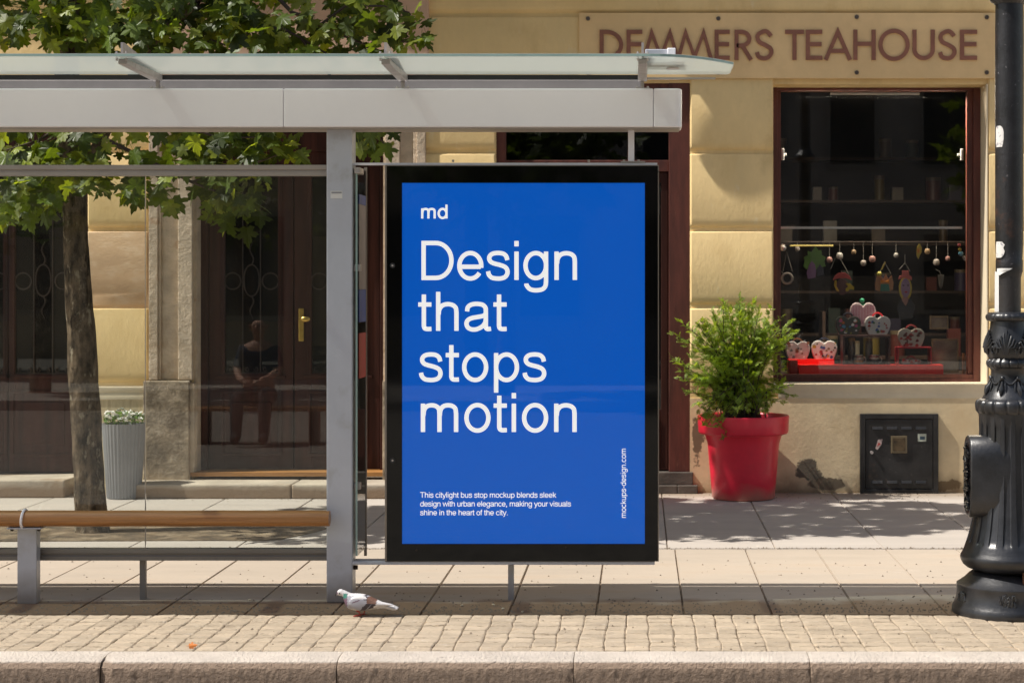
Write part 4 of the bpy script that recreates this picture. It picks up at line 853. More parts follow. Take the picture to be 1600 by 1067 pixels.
def leafm(mb,p,nrm,tip,s):
    n_=nrm.normalized(); tp_=(tip-n_*tip.dot(n_)); 
    if tp_.length<.05: tp_=n_.cross(Vector((1,0,0)))
    tp_.normalize(); sd=tp_.cross(n_); cu=R.uniform(-.05,.22); cu2=R.uniform(-.1,.25); kx=R.uniform(.85,1.12)
    vv=[tuple(p+tp_*(s*.3))]
    for a,b in outl: vv.append(tuple(p+sd*(a*s*kx)+tp_*(b*s)+n_*(-s*(cu*abs(a)*1.6+cu2*max(0,b-.3)**2*1.5)+s*R.uniform(-.02,.02))))
    k=len(outl); mb.add(vv,[(0,i,i+1) for i in range(1,k)]+[(0,k,1)])
    # leaf stalk
    q=p-tp_*s*.45+n_*s*.05; w_=sd*.0012; mb.add([tuple(p-w_),tuple(p+w_),tuple(q+w_),tuple(q-w_)],[(0,1,2,3)])
cl=[(15,15,60,1),(60,20,50,1),(115,5,60,1),(95,45,38,.7),(20,52,26,.6),(160,45,48,1),(205,15,60,1),(250,40,52,1),(235,75,30,.8),(165,80,25,.8),(300,35,55,1),(350,50,50,1),(345,8,40,1),(395,30,50,1),(420,65,38,1),(450,20,45,.8),(470,65,38,.9),(505,30,38,.65),(520,78,34,.8),(540,8,38,.9),(555,50,38,.75),(590,25,36,.8),(600,65,38,.9),(635,22,24,.5),(645,58,30,.7),(668,76,18,.5),
 (15,225,42,1),(60,215,45,1),(100,235,45,1),(140,225,32,1),(25,275,42,1),(75,280,45,1),(115,272,36,1),(40,318,36,1),(80,312,34,.9),(18,352,16,.45),(38,345,16,.5),(4,320,30,1),(150,285,26,.7),(175,258,22,.6),(150,300,20,.5),(205,215,22,.6),(212,290,32,.9),(222,268,30,.9),(255,218,30,.7),(285,238,40,1),(262,300,26,.8),(275,322,18,.4),(320,218,48,1),(345,252,42,1),(385,222,45,1),(425,228,40,1),(452,226,30,.8),(460,250,18,.4),(330,288,38,1),(370,298,36,1),(350,330,34,1),(385,342,24,.7),(330,345,18,.5),(400,318,20,.5),(405,285,22,.5),
 (570,215,24,.9),(595,215,24,.8),(612,228,12,.35),(585,238,16,.4),(200,240,20,.5)]
m=MB(); my=MB()
for (cx_,cy_,cr,den) in cl:
    nl=int(cr*cr*PI/560*3.1*den)+1
    for i in range(nl):
        a=R.uniform(0,2*PI); r_=cr*math.sqrt(R.random())*.92; Y=R.uniform(10.95,12.3)-.15
        s=R.uniform(.07,.135)*(1 if den>.6 else .85)
        px=cx_+r_*math.cos(a); py=cy_+r_*math.sin(a)-8
        nr=Vector((R.gauss(-.1,.5),R.gauss(-.62,.5),abs(R.gauss(.45,.45))))
        tipd=Vector((R.gauss(.15,.55),R.gauss(-.25,.3),-1)) 
        (my if R.random()<.16 else m).__class__
        leafm(my if R.random()<.22 else m,Vector((X(px,Y),Y,Z(py,Y))),nr,tipd,s)
# the crown above the picture
for i in range(1500):
    while True:
        u=Vector((R.uniform(-1,1),R.uniform(-1,1),R.uniform(-1,1)))
        if u.length<1 and u.length>.35: break
    p=Vector((-3.25+2.75*u.x,11.75+1.0*u.y,4.95+1.35*u.z))
    if p.z<3.95 and False: continue
    if Z(-12,p.y)>p.z: continue
    leafm(my if R.random()<.12 else m,p,Vector((R.gauss(0,.5),R.gauss(-.2,.5),1)),Vector((u.x,u.y,-.6)),R.uniform(.15,.22))
m.build('crown',M['leaf'],t); my.build('young_leaves',M['leafy'],t)
# ---------------------------------------------------------------- LAMP POST
YL=8.75; SL=F/YL; XL=X(1577,YL)
t=thing('lamp_post','ornate black cast-iron lamp post with fluted bell base at the kerb end of the pavement','lamp post',(XL,YL,0))
def pr(lst): return [((1577-x)/SL,Z(y,YL)) for x,y in lst]
# plinth: z 0 at its foot
zsc=Z(912,YL)
m=MB(); m.lathe(XL,YL,[(.0,0),(.268,0),(.270,.012),(.268,.03),(.262,.04),(.252,.062),(.247,.09),(.246,zsc-.008),(.248,zsc-.002),(.247,zsc+.004),(.240,zsc+.008)]+pr([(1507,903),(1514,896),(1521,891)])+[(.12,Z(889,YL))],120,cap=False); pl_=m.build('plinth',M['iron2'],t,sharp=35)
m=MB()
for k in range(6): # relief patches on the plinth
    a0=PI+.30+k*PI/3
    for j in range(16):
        a=a0+R.uniform(-.13,.13); z=R.uniform(.07,zsc-.03); m.tube([(XL+.248*math.cos(a+s*.05),YL+.248*math.sin(a+s*.05),z+.018*math.sin(s*3+j)) for s in (-1,-.5,0,.5,1)],.0055,6)
    m.build('relief',M['iron2'],pl_); m=MB()
FL=18
bell=[(1521,889),(1519,887),(1511,885),(1505,880),(1502,874),(1501,869),(1502.5,865),(1505,861)]+[(1505+ (1530-1505)*(1-math.exp(-q*2.6))/(1-math.exp(-2.6)),861-(861-690)*q) for q in [i/22 for i in range(1,23)]]+[(1530.5,672),(1530,650),(1529,644)]
zt0,zt1=Z(845,YL),Z(655,YL)
def flute(r,z,a):
    if z<zt0-.012 or z>zt1: return r
    g=(.5+.5*math.cos(FL*a+1.2)); e=min(1,max(0,(z-zt0+.012)/.02),max(0,(zt1-z)/.015))
    gg=0 if g<.36 else min(1,(g-.36)/.16)
    return r-.0085*gg*min(1,e)
bp=pr(bell); bb=[]
for i in range(len(bp)-1):
    k=3 if bp[i][1]>Z(862,YL) else 1
    for j in range(k): bb.append((bp[i][0]+(bp[i+1][0]-bp[i][0])*j/k,bp[i][1]+(bp[i+1][1]-bp[i][1])*j/k))
bb.append(bp[-1])
m=MB(); m.lathe(XL,YL,bb,288,cap=False,mod=flute); m.build('fluted_base',M['iron2'],t,sharp=35)
m=MB(); m.lathe(XL,YL,pr([(1529,645),(1526,641),(1525,634),(1525,629),(1527.5,625),(1535,622.5)]),192,cap=False,mod=lambda r,z,a:r*(1-.045*(abs(math.cos(8*a+.6))<.22))+.003*abs(math.cos(8*a+.6))); m.build('bead_ring',M['iron2'],t,sharp=60)
neck=pr([(1535,622.5),(1536,620),(1540,613),(1545,604),(1547.5,595),(1549,586),(1549,578),(1547,575)])
m=MB(); m.lathe(XL,YL,neck,64,cap=False); nk=m.build('garland_collar',M['iron2'],t,sharp=60)
def rad_at(prof,z):
    for i in range(len(prof)-1):
        a,b=prof[i],prof[i+1]
        if min(a[1],b[1])<=z<=max(a[1],b[1]): return a[0]+(b[0]-a[0])*(z-a[1])/((b[1]-a[1]) or 1)
    return prof[-1][0]
m=MB()
for k in range(8):
    a=PI/4*k+math.radians(-76)
    def on(da,py,off=.004): z=Z(py,YL); r_=rad_at(neck,z)+off; return (XL+r_*math.cos(a+da),YL+r_*math.sin(a+da),z)
    m.ball(on(0,590,.006),.010,.010,.011); m.tube([on(0,594),on(0,600,.007),on(0,606,.010),on(0,612,.008),on(0,617,.004)],[.003,.006,.013,.008,.002],8)
    m.tube([on(.05+.69*s,590+9*math.sin(s*PI)+0) for s in [0,.2,.4,.6,.8,1]],.005,6)
    m.tube([on(-.16,596),on(-.18,603,.006),on(-.2,610)],[.003,.005,.002],6); m.tube([on(.16,596),on(.18,603,.006),on(.2,610)],[.003,.005,.002],6)
m.build('garland',M['iron2'],nk)
m=MB(); m.lathe(XL,YL,pr([(1547,575),(1543,572),(1541.5,568),(1542,564),(1545,561.5),(1546,560)]),192,cap=False,mod=lambda r,z,a:r*(1-.05*(abs(math.cos(8*a))<.22))+.0025*abs(math.cos(8*a))); m.build('bead_ring',M['iron2'],t,sharp=60)
ur=pr([(1546,560),(1543.5,556),(1541,550),(1540,544),(1541,536),(1543,527),(1546,517),(1547.5,508),(1548,502)])
m=MB(); m.lathe(XL,YL,ur,64,cap=False); un=m.build('urn',M['iron2'],t,sharp=70)
m=MB()
for k in range(6):
    a=PI/3*k+math.radians(-109)
    def on(da,py,off=.003): z=Z(py,YL); r_=rad_at(ur,z)+off; return (XL+r_*math.cos(a+da),YL+r_*math.sin(a+da),z)
    for j in range(-4,5):
        tip=513+abs(j)*4.4; sp2=j*.105
        m.tube([on(sp2*.12,553,.004),on(sp2*.35,543,.006),on(sp2*.75,tip+12,.008),on(sp2*1.05,tip+3,.007),on(sp2*1.25,tip+2+abs(j)*.8,.002)],[.004,.005,.006,.0045,.002],6)
    for s in (-1,1): m.tube([on(s*(.44+.07*math.cos(q)),546-5*math.sin(q),.004) for q in [i*.6 for i in range(9)]],.0045,6)
m.build('palmette',M['iron2'],un)
m=MB(); m.lathe(XL,YL,pr([(1548,502),(1543,500.5),(1541,497),(1541,493),(1543.5,490.5)]),192,cap=False,mod=lambda r,z,a:r+.002*abs(math.cos(12*a))); m.build('bead_ring',M['iron2'],t,sharp=60)
m=MB(); m.lathe(XL,YL,pr([(1543.5,490.5),(1544,488.5),(1556,487.5)]),64,cap=False); m.build('top_ring',M['iron2'],t)
rs=21/SL
m=MB(); m.lathe(XL,YL,[(18/SL,Z(488,YL)),(18/SL,Z(434,YL)),(19.5/SL,Z(428,YL)),(rs,Z(424,YL)),(rs,Z(407,YL)),(20.3/SL,Z(405,YL)),(21.7/SL,Z(380,YL)),(22.0/SL,Z(60,YL)),(21.5/SL,Z(8,YL))],64,cap=False); sh=m.build('shaft',M['iron3'],t,sharp=40)
m=MB(); m.lathe(XL,YL,pr([(1555.5,8),(1553,5),(1549,3),(1547,-2),(1541,-6),(1538,-14),(1541,-22),(1552,-30),(1556,-44)]),96,cap=False,mod=lambda r,z,a:r+.0025*abs(math.cos(10*a))); m.build('collar',M['iron2'],t,sharp=60)
m=MB(); m.lathe(XL,YL,[(.064,Z(-44,YL)),(.06,3.4),(.05,4.6),(.075,4.66),(.05,4.72),(.04,5.0)],48); m.build('upper_shaft',M['iron3'],t)
for s in (-1,1):
    m=MB(); m.tube([(XL,YL+s*.02,4.7),(XL+0.0,YL+s*.25,4.9),(XL,YL+s*.55,4.95),(XL,YL+s*.75,4.8)],.022,10); m.build('arm',M['iron2'],t)
    m=MB(); m.lathe(XL,YL+s*.75,[(.02,4.8),(.06,4.76),(.22,4.62),(.2,4.6),(.02,4.58)],32); m.build('lamp_hood',M['iron2'],t)
# access box towards the left
m=MB(); zb_,zt_=Z(806,YL),Z(679,YL); zc2=(zb_+zt_)/2; hz=(zt_-zb_)/2; hy=.105
ov=[(hy*math.copysign(abs(math.cos(a))**.75,math.cos(a)),hz*math.copysign(abs(math.sin(a))**.62,math.sin(a))) for a in [2*PI*k/48 for k in range(48)]]
xa_,xb_=X(1509,YL),X(1575,YL)
secs=[[(x,YL-.035+u*s,zc2+v*s) for u,v in ov] for x,s in ((xa_+.006,.80),(xa_+.004,.86),(xa_,.90),(xa_+.001,.96),(xa_+.008,1),(xb_,1.0))]
m.ring(secs,True,True); bx=m.build('access_box',M['iron2'],t,sharp=50)
m=MB()
for k in range(26): m.tube([(xa_-.002-.003*R.random(),YL-.035+R.uniform(-.06,.06)+.012*math.sin(q*2+k),zc2+R.uniform(-.0,.0)+(-.14+.28*k/25)+.014*math.cos(q*2+k)) for q in (0,.6,1.2,1.8)],.006,6)
m.build('relief',M['iron2'],bx)
m=MB(); a=math.radians(-80); xx_,yy_=XL+.232*math.cos(a),YL+.232*math.sin(a); zz=Z(892,YL)
m=MB(); m.cyl((XL+.205*math.cos(a),YL+.205*math.sin(a),Z(902,YL)),(XL+.205*math.cos(a),YL+.205*math.sin(a),Z(884,YL)),.014,12); m.cyl((XL+.225*math.cos(a)-.0,YL+.225*math.sin(a),Z(890,YL)),(XL+.19*math.cos(a),YL+.19*math.sin(a),Z(890,YL)),.010,8); m.build('seam_bolt',M['rust'],t)
def onsh(px,py,r_=22.0/SL,off=.0012): 
    u=max(-.98,min(.98,(px-1577)/SL/(r_+off))); q=math.asin(u); return (XL+(r_+off)*math.sin(q),YL-(r_+off)*math.cos(q),Z(py,YL))
def wrap(name,poly_rows,mat,r_=22.0/SL,off=.0012):
    m=MB(); 
    for i in range(len(poly_rows)-1):
        (y0_,a0,b0_),(y1_,a1,b1_)=poly_rows[i],poly_rows[i+1]; n_=6
        for k in range(n_):
            u,v=k/n_,(k+1)/n_
            m.add([onsh(a0+(b0_-a0)*u,y0_,r_,off),onsh(a0+(b0_-a0)*v,y0_,r_,off),onsh(a1+(b1_-a1)*v,y1_,r_,off),onsh(a1+(b1_-a1)*u,y1_,r_,off)],[(0,1,2,3)])
    return m.build(name,mat,sh)
wrap('sticker',[(198,1556,1560),(201,1555.3,1563),(207,1555.2,1564.5),(218,1555.2,1564.5),(226,1555.2,1563.5),(231,1555.6,1562.5)],M['paper'])
wrap('torn_paper',[(378,1555.5,1562),(383,1555.3,1566),(388,1555.3,1564),(393,1555.4,1566),(399,1555.3,1564.5),(403,1555.6,1561)],M['paper'])
wrap('torn_paper',[(419.5,1556.5,1578),(422,1556.3,1574),(428,1556.5,1562),(430,1557,1560)],M['white'],r_=21.3/SL,off=.002)
m=MB(); m.lathe(XL,YL,[(20.6/SL,Z(430,YL)),(20.2/SL,Z(487,YL))],40,cap=False)
m=MB(); m.add([(XL-22.5/SL,YL-.004,Z(424,YL)),(XL-17.6/SL,YL-.02,Z(426,YL)),(XL-17.6/SL,YL-.02,Z(487,YL)),(XL-23/SL,YL-.004,Z(487,YL)),(XL-22.5/SL,YL-.001,Z(424,YL)),(XL-17.6/SL,YL-.017,Z(426,YL)),(XL-17.6/SL,YL-.017,Z(487,YL)),(XL-23/SL,YL-.001,Z(487,YL))],[(0,1,2,3),(7,6,5,4),(0,4,5,1),(1,5,6,2),(2,6,7,3),(3,7,4,0)]); m.build('white_strip',M['white'],sh)
# ---------------------------------------------------------------- PIGEON
YB=8.63
t=thing('pigeon','white and grey pigeon with dark wing bars walking left near the wide grey post','pigeon',(X(560,YB),YB,0))
def Q(x,y): return X(500+x/10,YB),Z(890+y/10,YB)   # coordinates of an enlargement of the bird
sec=[(262,372,14),(272,362,30),(290,352,44),(315,350,51),(340,353,54),(365,368,57),(388,392,66),(412,425,82),(440,458,100),(475,482,116),(520,496,130),(570,503,137),(620,506,138),(670,508,134),(720,512,126),(770,517,114),(820,524,100),(870,532,84),(915,540,68),(960,548,54),(1010,556,42),(1070,566,32),(1130,578,24),(1180,588,17),(1212,596,8)]
m=MB(); ss=[]; NN=32
for (x,y,hh) in sec:
    cx_,cz_=Q(x,y); r_=hh/10*YB/F; wy=r_*(.82 if x<420 else .92)
    if x>900: wy=max(r_*1.0,.030*(1-.0*(x-900)/300))
    tilt=.32 if 365<x<480 else 0
    ss.append([(cx_+r_*math.sin(a)*tilt,YB+wy*math.cos(a),cz_+r_*math.sin(a)) for a in [2*PI*k/NN for k in range(NN)]])
# refine along the body
sf=[]
for i in range(len(ss)-1):
    for k in range(3): 
        u=k/3; sf.append([tuple(Vector(a).lerp(Vector(b),u)) for a,b in zip(ss[i],ss[i+1])])
sf.append(ss[-1]); m.ring(sf,True,True)
pg=m.build('body',M['white'],t,sharp=180)
cols={'pw':(.66,.64,.65),'pg':(.34,.34,.39),'pd':(.045,.035,.045),'pr':(.17,.085,.06),'pp':(.15,.09,.13),'pgr':(.05,.22,.17),'pc':(.50,.47,.44)}
ml=pg.data.materials; ml.clear(); idx={}
for k_,c_ in cols.items(): idx[k_]=len(ml); ml.append(flat('feather_'+k_,c_,.6,bump=.3,bs=160))
for p in pg.data.polygons:
    c=p.center; x=(c.x+X(560,YB))*1; px=(VX+x*F/YB-500)*10; pz=(VY-(c.z-HC)*F/YB-890)*10
    nn=18*noise.noise(Vector((px*.02,pz*.02,c.y*30)))
    k='pw'
    if px+nn*.4>370+.0*pz and px+nn<460 and pz>360: 
        k='pgr' if (pz<430 and px<430) else 'pp'
        if px-(pz-430)*.42<352+nn*.3: k='pw'
    if px>=440+nn*.4 and px<905:
        k='pg' if px<790 else 'pw'
        if pz>598+nn*.5-(px-600)*.02: k='pc'
        if pz<395+nn*.3 : k='pw'
        if 640+nn<px+(pz-590)*1.0<720+nn and 430<pz<615: k='pd'
        if 800+nn<px+(pz-560)*.9<850 and 440<pz<570: k='pd'
        if 745<px<895 and 405+nn<pz<500+nn*.5: k='pr'
        if pz<440 and 700<px<770 and nn>4: k='pd'
    if 255<px<285 and 345<pz<375: k='pp'
    p.material_index=idx[k]
m=MB(); a=Q(262,372); b=Q(243,405); m.tube([(a[0],YB,a[1]),(a[0]-.004,YB,a[1]-.004),(b[0],YB,b[1])],[.0035,.003,.0008],8); m.build('beak',M['iron'],t)
a=Q(312,362)
for s in (-1,1): m=MB(); m.ball((a[0],YB+s*.0128,a[1]),.0032,.0016,.0032); m.build('eye',M['gasket'],t)
# wing folded on the visible side with its own feather edge
for s in (-1,):
    m=MB(); wp=[(462,470),(500,420),(560,390),(640,388),(720,400),(800,425),(880,460),(960,480),(1060,500),(1150,520),(1162,532),(1080,545),(980,556),(900,568),(820,585),(740,610),(650,618),(560,600),(500,560),(466,515)]
    vs2=[Q(x,y) for x,y in wp]; n_=len(vs2); cc=Q(640,500)
    ring=lambda f,yo:[(cc[0]+(x-cc[0])*f,YB+s*yo,cc[1]+(z-cc[1])*f) for x,z in vs2]
    def yy(f): return .024+.022*(1-f*f)
    m.ring([ring(1,.024),ring(.97,.0345),ring(.85,.0405),ring(.6,.044),ring(.3,.0455),ring(.02,.046)],False,True)
    wg=m.build('wing',M['white'],t,sharp=70); ml=wg.data.materials; ml.clear()
    for k_,c_ in cols.items(): ml.append(M['feather_'+k_])
    for p in wg.data.polygons: p.material_index=idx['pg']
    # subdivide for patches
    bm_=None
    import bmesh
    bm_=bmesh.new(); bm_.from_mesh(wg.data); bmesh.ops.subdivide_edges(bm_,edges=bm_.edges[:],cuts=4,use_grid_fill=True); bm_.to_mesh(wg.data); bm_.free()
    for p in wg.data.polygons:
        c=p.center; px=(VX+(c.x+X(560,YB))*F/YB-500)*10; pz=(VY-(c.z-HC)*F/YB-890)*10; nn=14*noise.noise(Vector((px*.03,pz*.03,0)))
        k='pg'
        if pz<430+nn or px>860: k='pw'
        if 648+nn<px+(pz-600)*1.0<735+nn and pz>470: k='pd'
        if 800+nn<px+(pz-550)*.8<862+nn and pz>480: k='pd'
        if 750+nn<px<900+nn and 415+nn<pz<505+nn: k='pr'
        if 705<px<760 and pz<450 and nn>1: k='pd'
        if 525<px<640 and abs(pz-(490-(px-525)*.35))<9: k='pp'
        p.material_index=idx[k]; p.use_smooth=True
m=MB(); tl=[(980,560),(1060,548),(1160,560),(1222,590),(1222,606),(1180,622),(1100,612),(1020,590)]
m.prism([Q(x,y) for x,y in tl],lambda u,v,d:(u,d,v),YB-.020,YB+.020); m.build('tail',M['feather_pw'],t,bev=.003)
for (hx,hy,fx,fy,s) in ((560,635,600,655,-1),(640,635,660,668,1)):
    m=MB(); a=Q(hx+20,hy-12); k_=Q(fx+30,700); f=Q(fx,0); zf_=.006
    yo=YB+s*.016; m.tube([(a[0],yo,a[1]),(k_[0]-.0,yo,a[1]-.010),(Q(fx+10,0)[0],yo,zf_)],[.005,.0035,.003],8)
    fx_=Q(fx+10,0)[0]
    for dx,dy in ((-.026,0),(-.021,-.014),(-.021,.014),(.013,0)): m.tube([(fx_,yo,zf_),(fx_+dx*.5,yo+dy*.5,zf_+.001),(fx_+dx,yo+dy,zf_-.003)],[.003,.0026,.0012],6)
    m.build('leg',flat('pigeon_leg',(.42,.06,.045)),t)
# crumbs
src=None
for i,(px,py,lb) in enumerate([(390,938,'bread crumb lying alone left of the wide shelter post'),(722,947,'pale bread crumb nearest the pigeon tail on the shaded paving'),(771,946,'pale bread crumb just left of the poster case foot'),(786,952,'pale bread crumb in front of the poster case foot'),(816,957,'pale bread crumb right of the poster case foot')]):
    Yc_=4378/(py-455)
    if src is None:
        m=MB(); m.ball((0,0,.004),.0085,.006,.005,8,5)
        src=m.build('bread_crumb',flat('crumb',(.62,.52,.38))); o=src
    else: o=src.copy(); C.objects.link(o)
    o.location=(X(px,Yc_),Yc_,.001); o.rotation_euler=(0,0,i*1.1); o.scale=(1+.2*(i%3),1,1); tag(o,lb,'crumb','bread crumbs by the shelter')
m=MB(); Yc_=7.85; leafm(m,Vector((X(296,Yc_),Yc_,.012)),Vector((.2,-.6,.5)),Vector((1,0,.3)),.035); tag(m.build('dry_leaf',flat('dryleaf',(.62,.20,.04))),'tiny orange dry leaf lying where the cobbles meet the kerb','leaf')
# ---------------------------------------------------------------- SHOP DISPLAY
YD=YF+.14
def dx(px): return X(px,YD)
def dz(py): return Z(py,YD)
zs0=dz(584)
t=thing('display_board','long glossy red display board along the shop window floor','display stand',(dx(1360),YD,zs0))
MB().box(dx(1247.5),dx(1472),YD-.06,YD+.10,zs0,dz(569.5)).build('board',flat('red_board',(.95,.018,.014),.35),t,bev=.002)
t=thing('display_board','short red display step at the left end of the shop window','display stand',(dx(1268),YD+.15,zs0))
MB().box(dx(1233),dx(1306),YD+.105,YD+.22,zs0,dz(562)).build('board',M['red_board'],t,bev=.002)
MB().box(dx(1233),dx(1246),YD-.03,YD+.104,zs0,dz(563)).build('board',flat('red_board_dark',(.30,.02,.015),.4),t,bev=.002)
t=thing('display_table','small dark brown display table carrying three heart bags over mugs','display stand',(dx(1353),YD,dz(569.5)))
MB().box(dx(1316),dx(1390),YD-.05,YD+.14,dz(527),dz(523.5)).build('table_top',flat('browntbl',(.08,.035,.03)),t,bev=.002)
for a,b in ((1316,1319),(1387,1390)): MB().box(dx(a),dx(b),YD-.05,YD+.14,dz(569),dz(527)).build('leg',M['browntbl'],t)
t=thing('bag_frame','open red rectangular display frame carrying the dark red patterned bag','display stand',(dx(1427),YD,dz(569.5)))
for a,b,c,d in ((1400.5,1403,542,569),(1452,1454.5,542,569),(1403,1452,542,544)): MB().box(dx(a),dx(b),YD-.05,YD+.09,dz(d),dz(c)).build('bar',flat('redfrm',(.40,.02,.03)),t)
def bag(label,cx,bot,w,h,col,hcol,hh,dots,yo=0,group='heart shaped handbags in the shop window',seed=1,stripes=None):
    q=random.Random(seed); Y=YD+yo; u=Y/F
    t=thing('heart_handbag',label,'handbag',(X(cx,Y),Y,Z(bot,Y)),group)
    hw=w/2
    right=[(0,-h*.84),(.10*hw,-h*.90),(.30*hw,-h*.985),(.52*hw,-h),(.75*hw,-h*.95),(.93*hw,-h*.82),(hw,-h*.64),(.97*hw,-h*.45),(.86*hw,-h*.22),(.72*hw,-h*.04),(.62*hw,0)]
    poly=[(a,b) for a,b in right]+[(-a,b) for a,b in right[:0:-1]]
    fn=lambda a,b,d:(X(cx,Y)+a*u,Y+d,Z(bot,Y)-b*u)
    bm=MB().prism(poly,fn,-.03,.03).build('bag',flat('bag_'+str(seed),col,.45),t,bev=.006)
    m=MB(); m.tube([fn(hw*.42*math.cos(a),-h*.86-hh*math.sin(a),0) for a in [PI*k/12 for k in range(13)]],.0065,8); m.build('handle',flat('bagh_'+str(seed),hcol,.4),t)
    if stripes:
        m=MB(); k=-hw*.9
        while k<hw*.9:
            top=-h*.90 if abs(k)>.15*hw else -h*.80; bt=-.10*h-h*.40*max(0,abs(k)/hw-.6)/.4
            m.add([fn(k,top,-.0312),fn(k+1.1,top,-.0312),fn(k+1.1,bt,-.0312),fn(k,bt,-.0312)],[(0,1,2,3)]); k+=2.4
        m.build('stripes',flat('bags_'+str(seed),stripes),bm)
    byc={}
    for i in range(dots[0]):
        for _ in range(30):
            a=q.uniform(-hw*.85,hw*.85); b=-q.uniform(.08,.9)*h
            lim=hw*(.62+.38*min(1,-b/(h*.6)))-1.6
            if abs(a)<lim and (abs(a)>hw*.2 or -b<h*.72): break
        c=dots[1][i%len(dots[1])]; r_=q.uniform(1.1,2.9); byc.setdefault(c,[]).append((a,b,r_))
    e=0
    for c,l in byc.items():
        m=MB()
        for (a,b,r_) in l:
            e+=1; n_=9; m.add([fn(a+r_*(1+.22*math.cos(3*k))*math.cos(2*PI*k/n_),b+r_*(1+.22*math.sin(2*k))*math.sin(2*PI*k/n_),-.0308-.0003*e) for k in range(n_)],[tuple(range(n_))[::-1]])
        m.build('flower_print',flat('prt_%d_%d_%d'%tuple(int(v*100) for v in c),c),bm)
W_=(.88,.86,.84); REDC=(.42,.035,.03); ORG=(.65,.16,.02); BLU=(.06,.12,.38); GRN=(.05,.16,.05); PNK=(.55,.10,.25); BLK=(.02,.02,.025); BRN=(.22,.08,.04); YLC=(.6,.42,.05); TEAL=(.05,.28,.30)
bag('white heart bag with brown handle and grey print, leftmost on the red step',1246,562,38,29,(.52,.52,.52),(.22,.08,.03),8,(16,[(.30,.22,.15),BRN,(.12,.13,.14),W_]),.15,seed=11)
bag('white heart bag with dark blue handle and colourful bird print',1287.5,562,40,30,W_,(.02,.03,.06),8,(18,[BLU,REDC,(.35,.2,.12),YLC,BLK]),.15,seed=12)
bag('dark heart bag printed with many bright flowers, on the small table',1325,523,40,29,(.05,.055,.045),(.015,.015,.03),9,(22,[ORG,W_,GRN,PNK,(.1,.3,.5),(.3,.28,.05)]),-.0,seed=13)
bag('white heart bag with red handle and scattered red flowers, on the small table',1371,523,40,29,(.70,.68,.66),(.60,.02,.03),9,(17,[REDC,BLU,GRN,ORG,(.35,.05,.08)]),-.0,seed=14)
bag('pink and white striped heart bag at the back of the small table',1348,510,40,37,(.52,.42,.44),(.02,.25,.12),2,(0,[W_]),.09,seed=15,stripes=(.33,.05,.13))
t=thing('green_ball','small green ball perched above the striped heart bag','ball',(dx(1347),YD+.09,dz(474))); MB().ball((X(1347,YD+.09),YD+.09,Z(469.5,YD+.09)),.0185).build('ball',flat('gball',(.015,.27,.13)),t)
bag('cream heart bag crowded with dark red roses, on the red frame',1423.5,542,41,29,(.55,.50,.42),(.25,.03,.03),9,(30,[(.20,.02,.02),(.32,.05,.04),REDC,(.12,.03,.02)]),0,seed=16)
bag('small white heart bag half hidden inside the red frame',1423,569.5,32,9,(.45,.42,.40),(.35,.03,.03),5,(8,[REDC,(.2,.05,.05)]),.02,seed=17)
def mug(label,cx,bot,w,h,hd):
    t=thing('mug',label,'mug',(dx(cx),YD+.03,dz(bot)),'printed mugs under the display table'); r_=w/2*YD/F; z0,z1=dz(bot),dz(bot-h); xc=dx(cx)
    m=MB(); m.lathe(xc,YD+.03,[(r_*.8,z0),(r_,z0+.006),(r_,z1),(r_*.93,z1),(r_*.9,z1-.03)],28,cap=True); cu=m.build('cup',flat('cupw',(.50,.46,.40),.3),t)
    m=MB(); m.tube([(xc+r_*.95+.022*math.sin(a),YD+.03,(z0+z1)/2+.024*math.cos(a)) for a in [PI*k/10 for k in range(11)]],.0045,8); m.build('handle',M['cupw'],t)
    for a,b,c in hd: m=MB(); m.lathe(xc,YD+.03,[(r_+.0008,z0+(z1-z0)*a),(r_+.0008,z0+(z1-z0)*b)],28,cap=False); m.build('print_band',flat('cb_%d_%d'%(int(c[0]*99),int(c[1]*99)),c),cu)
mug('cream mug with orange band under the display table, nearer the window left',1342,569.5,15,15,[(.2,.45,(.5,.2,.04)),(.75,.9,(.2,.06,.04))])
mug('white mug with black printed band and round handle under the display table',1367,569.5,15,15,[(.15,.55,(.03,.03,.03)),(.78,.9,(.3,.04,.04))])
for cx,lb in ((1333,'brown lidded jar standing behind the orange banded mug'),(1360,'brown lidded jar standing behind the black banded mug')):
    t=thing('jar',lb,'jar',(dx(cx),YD+.10,dz(569.5)),'jars under the display table'); r_=.030
    m=MB(); m.lathe(dx(cx),YD+.10,[(r_,dz(569)),(r_,dz(536)),(r_*.8,dz(533))],20); m.build('jar_body',flat('jarb',(.16,.12,.09),.3),t); m=MB(); m.lathe(dx(cx),YD+.10,[(r_*.95,dz(533)),(r_*.95,dz(528.5))],20); m.build('lid',flat('jarl',(.30,.18,.09)),t)
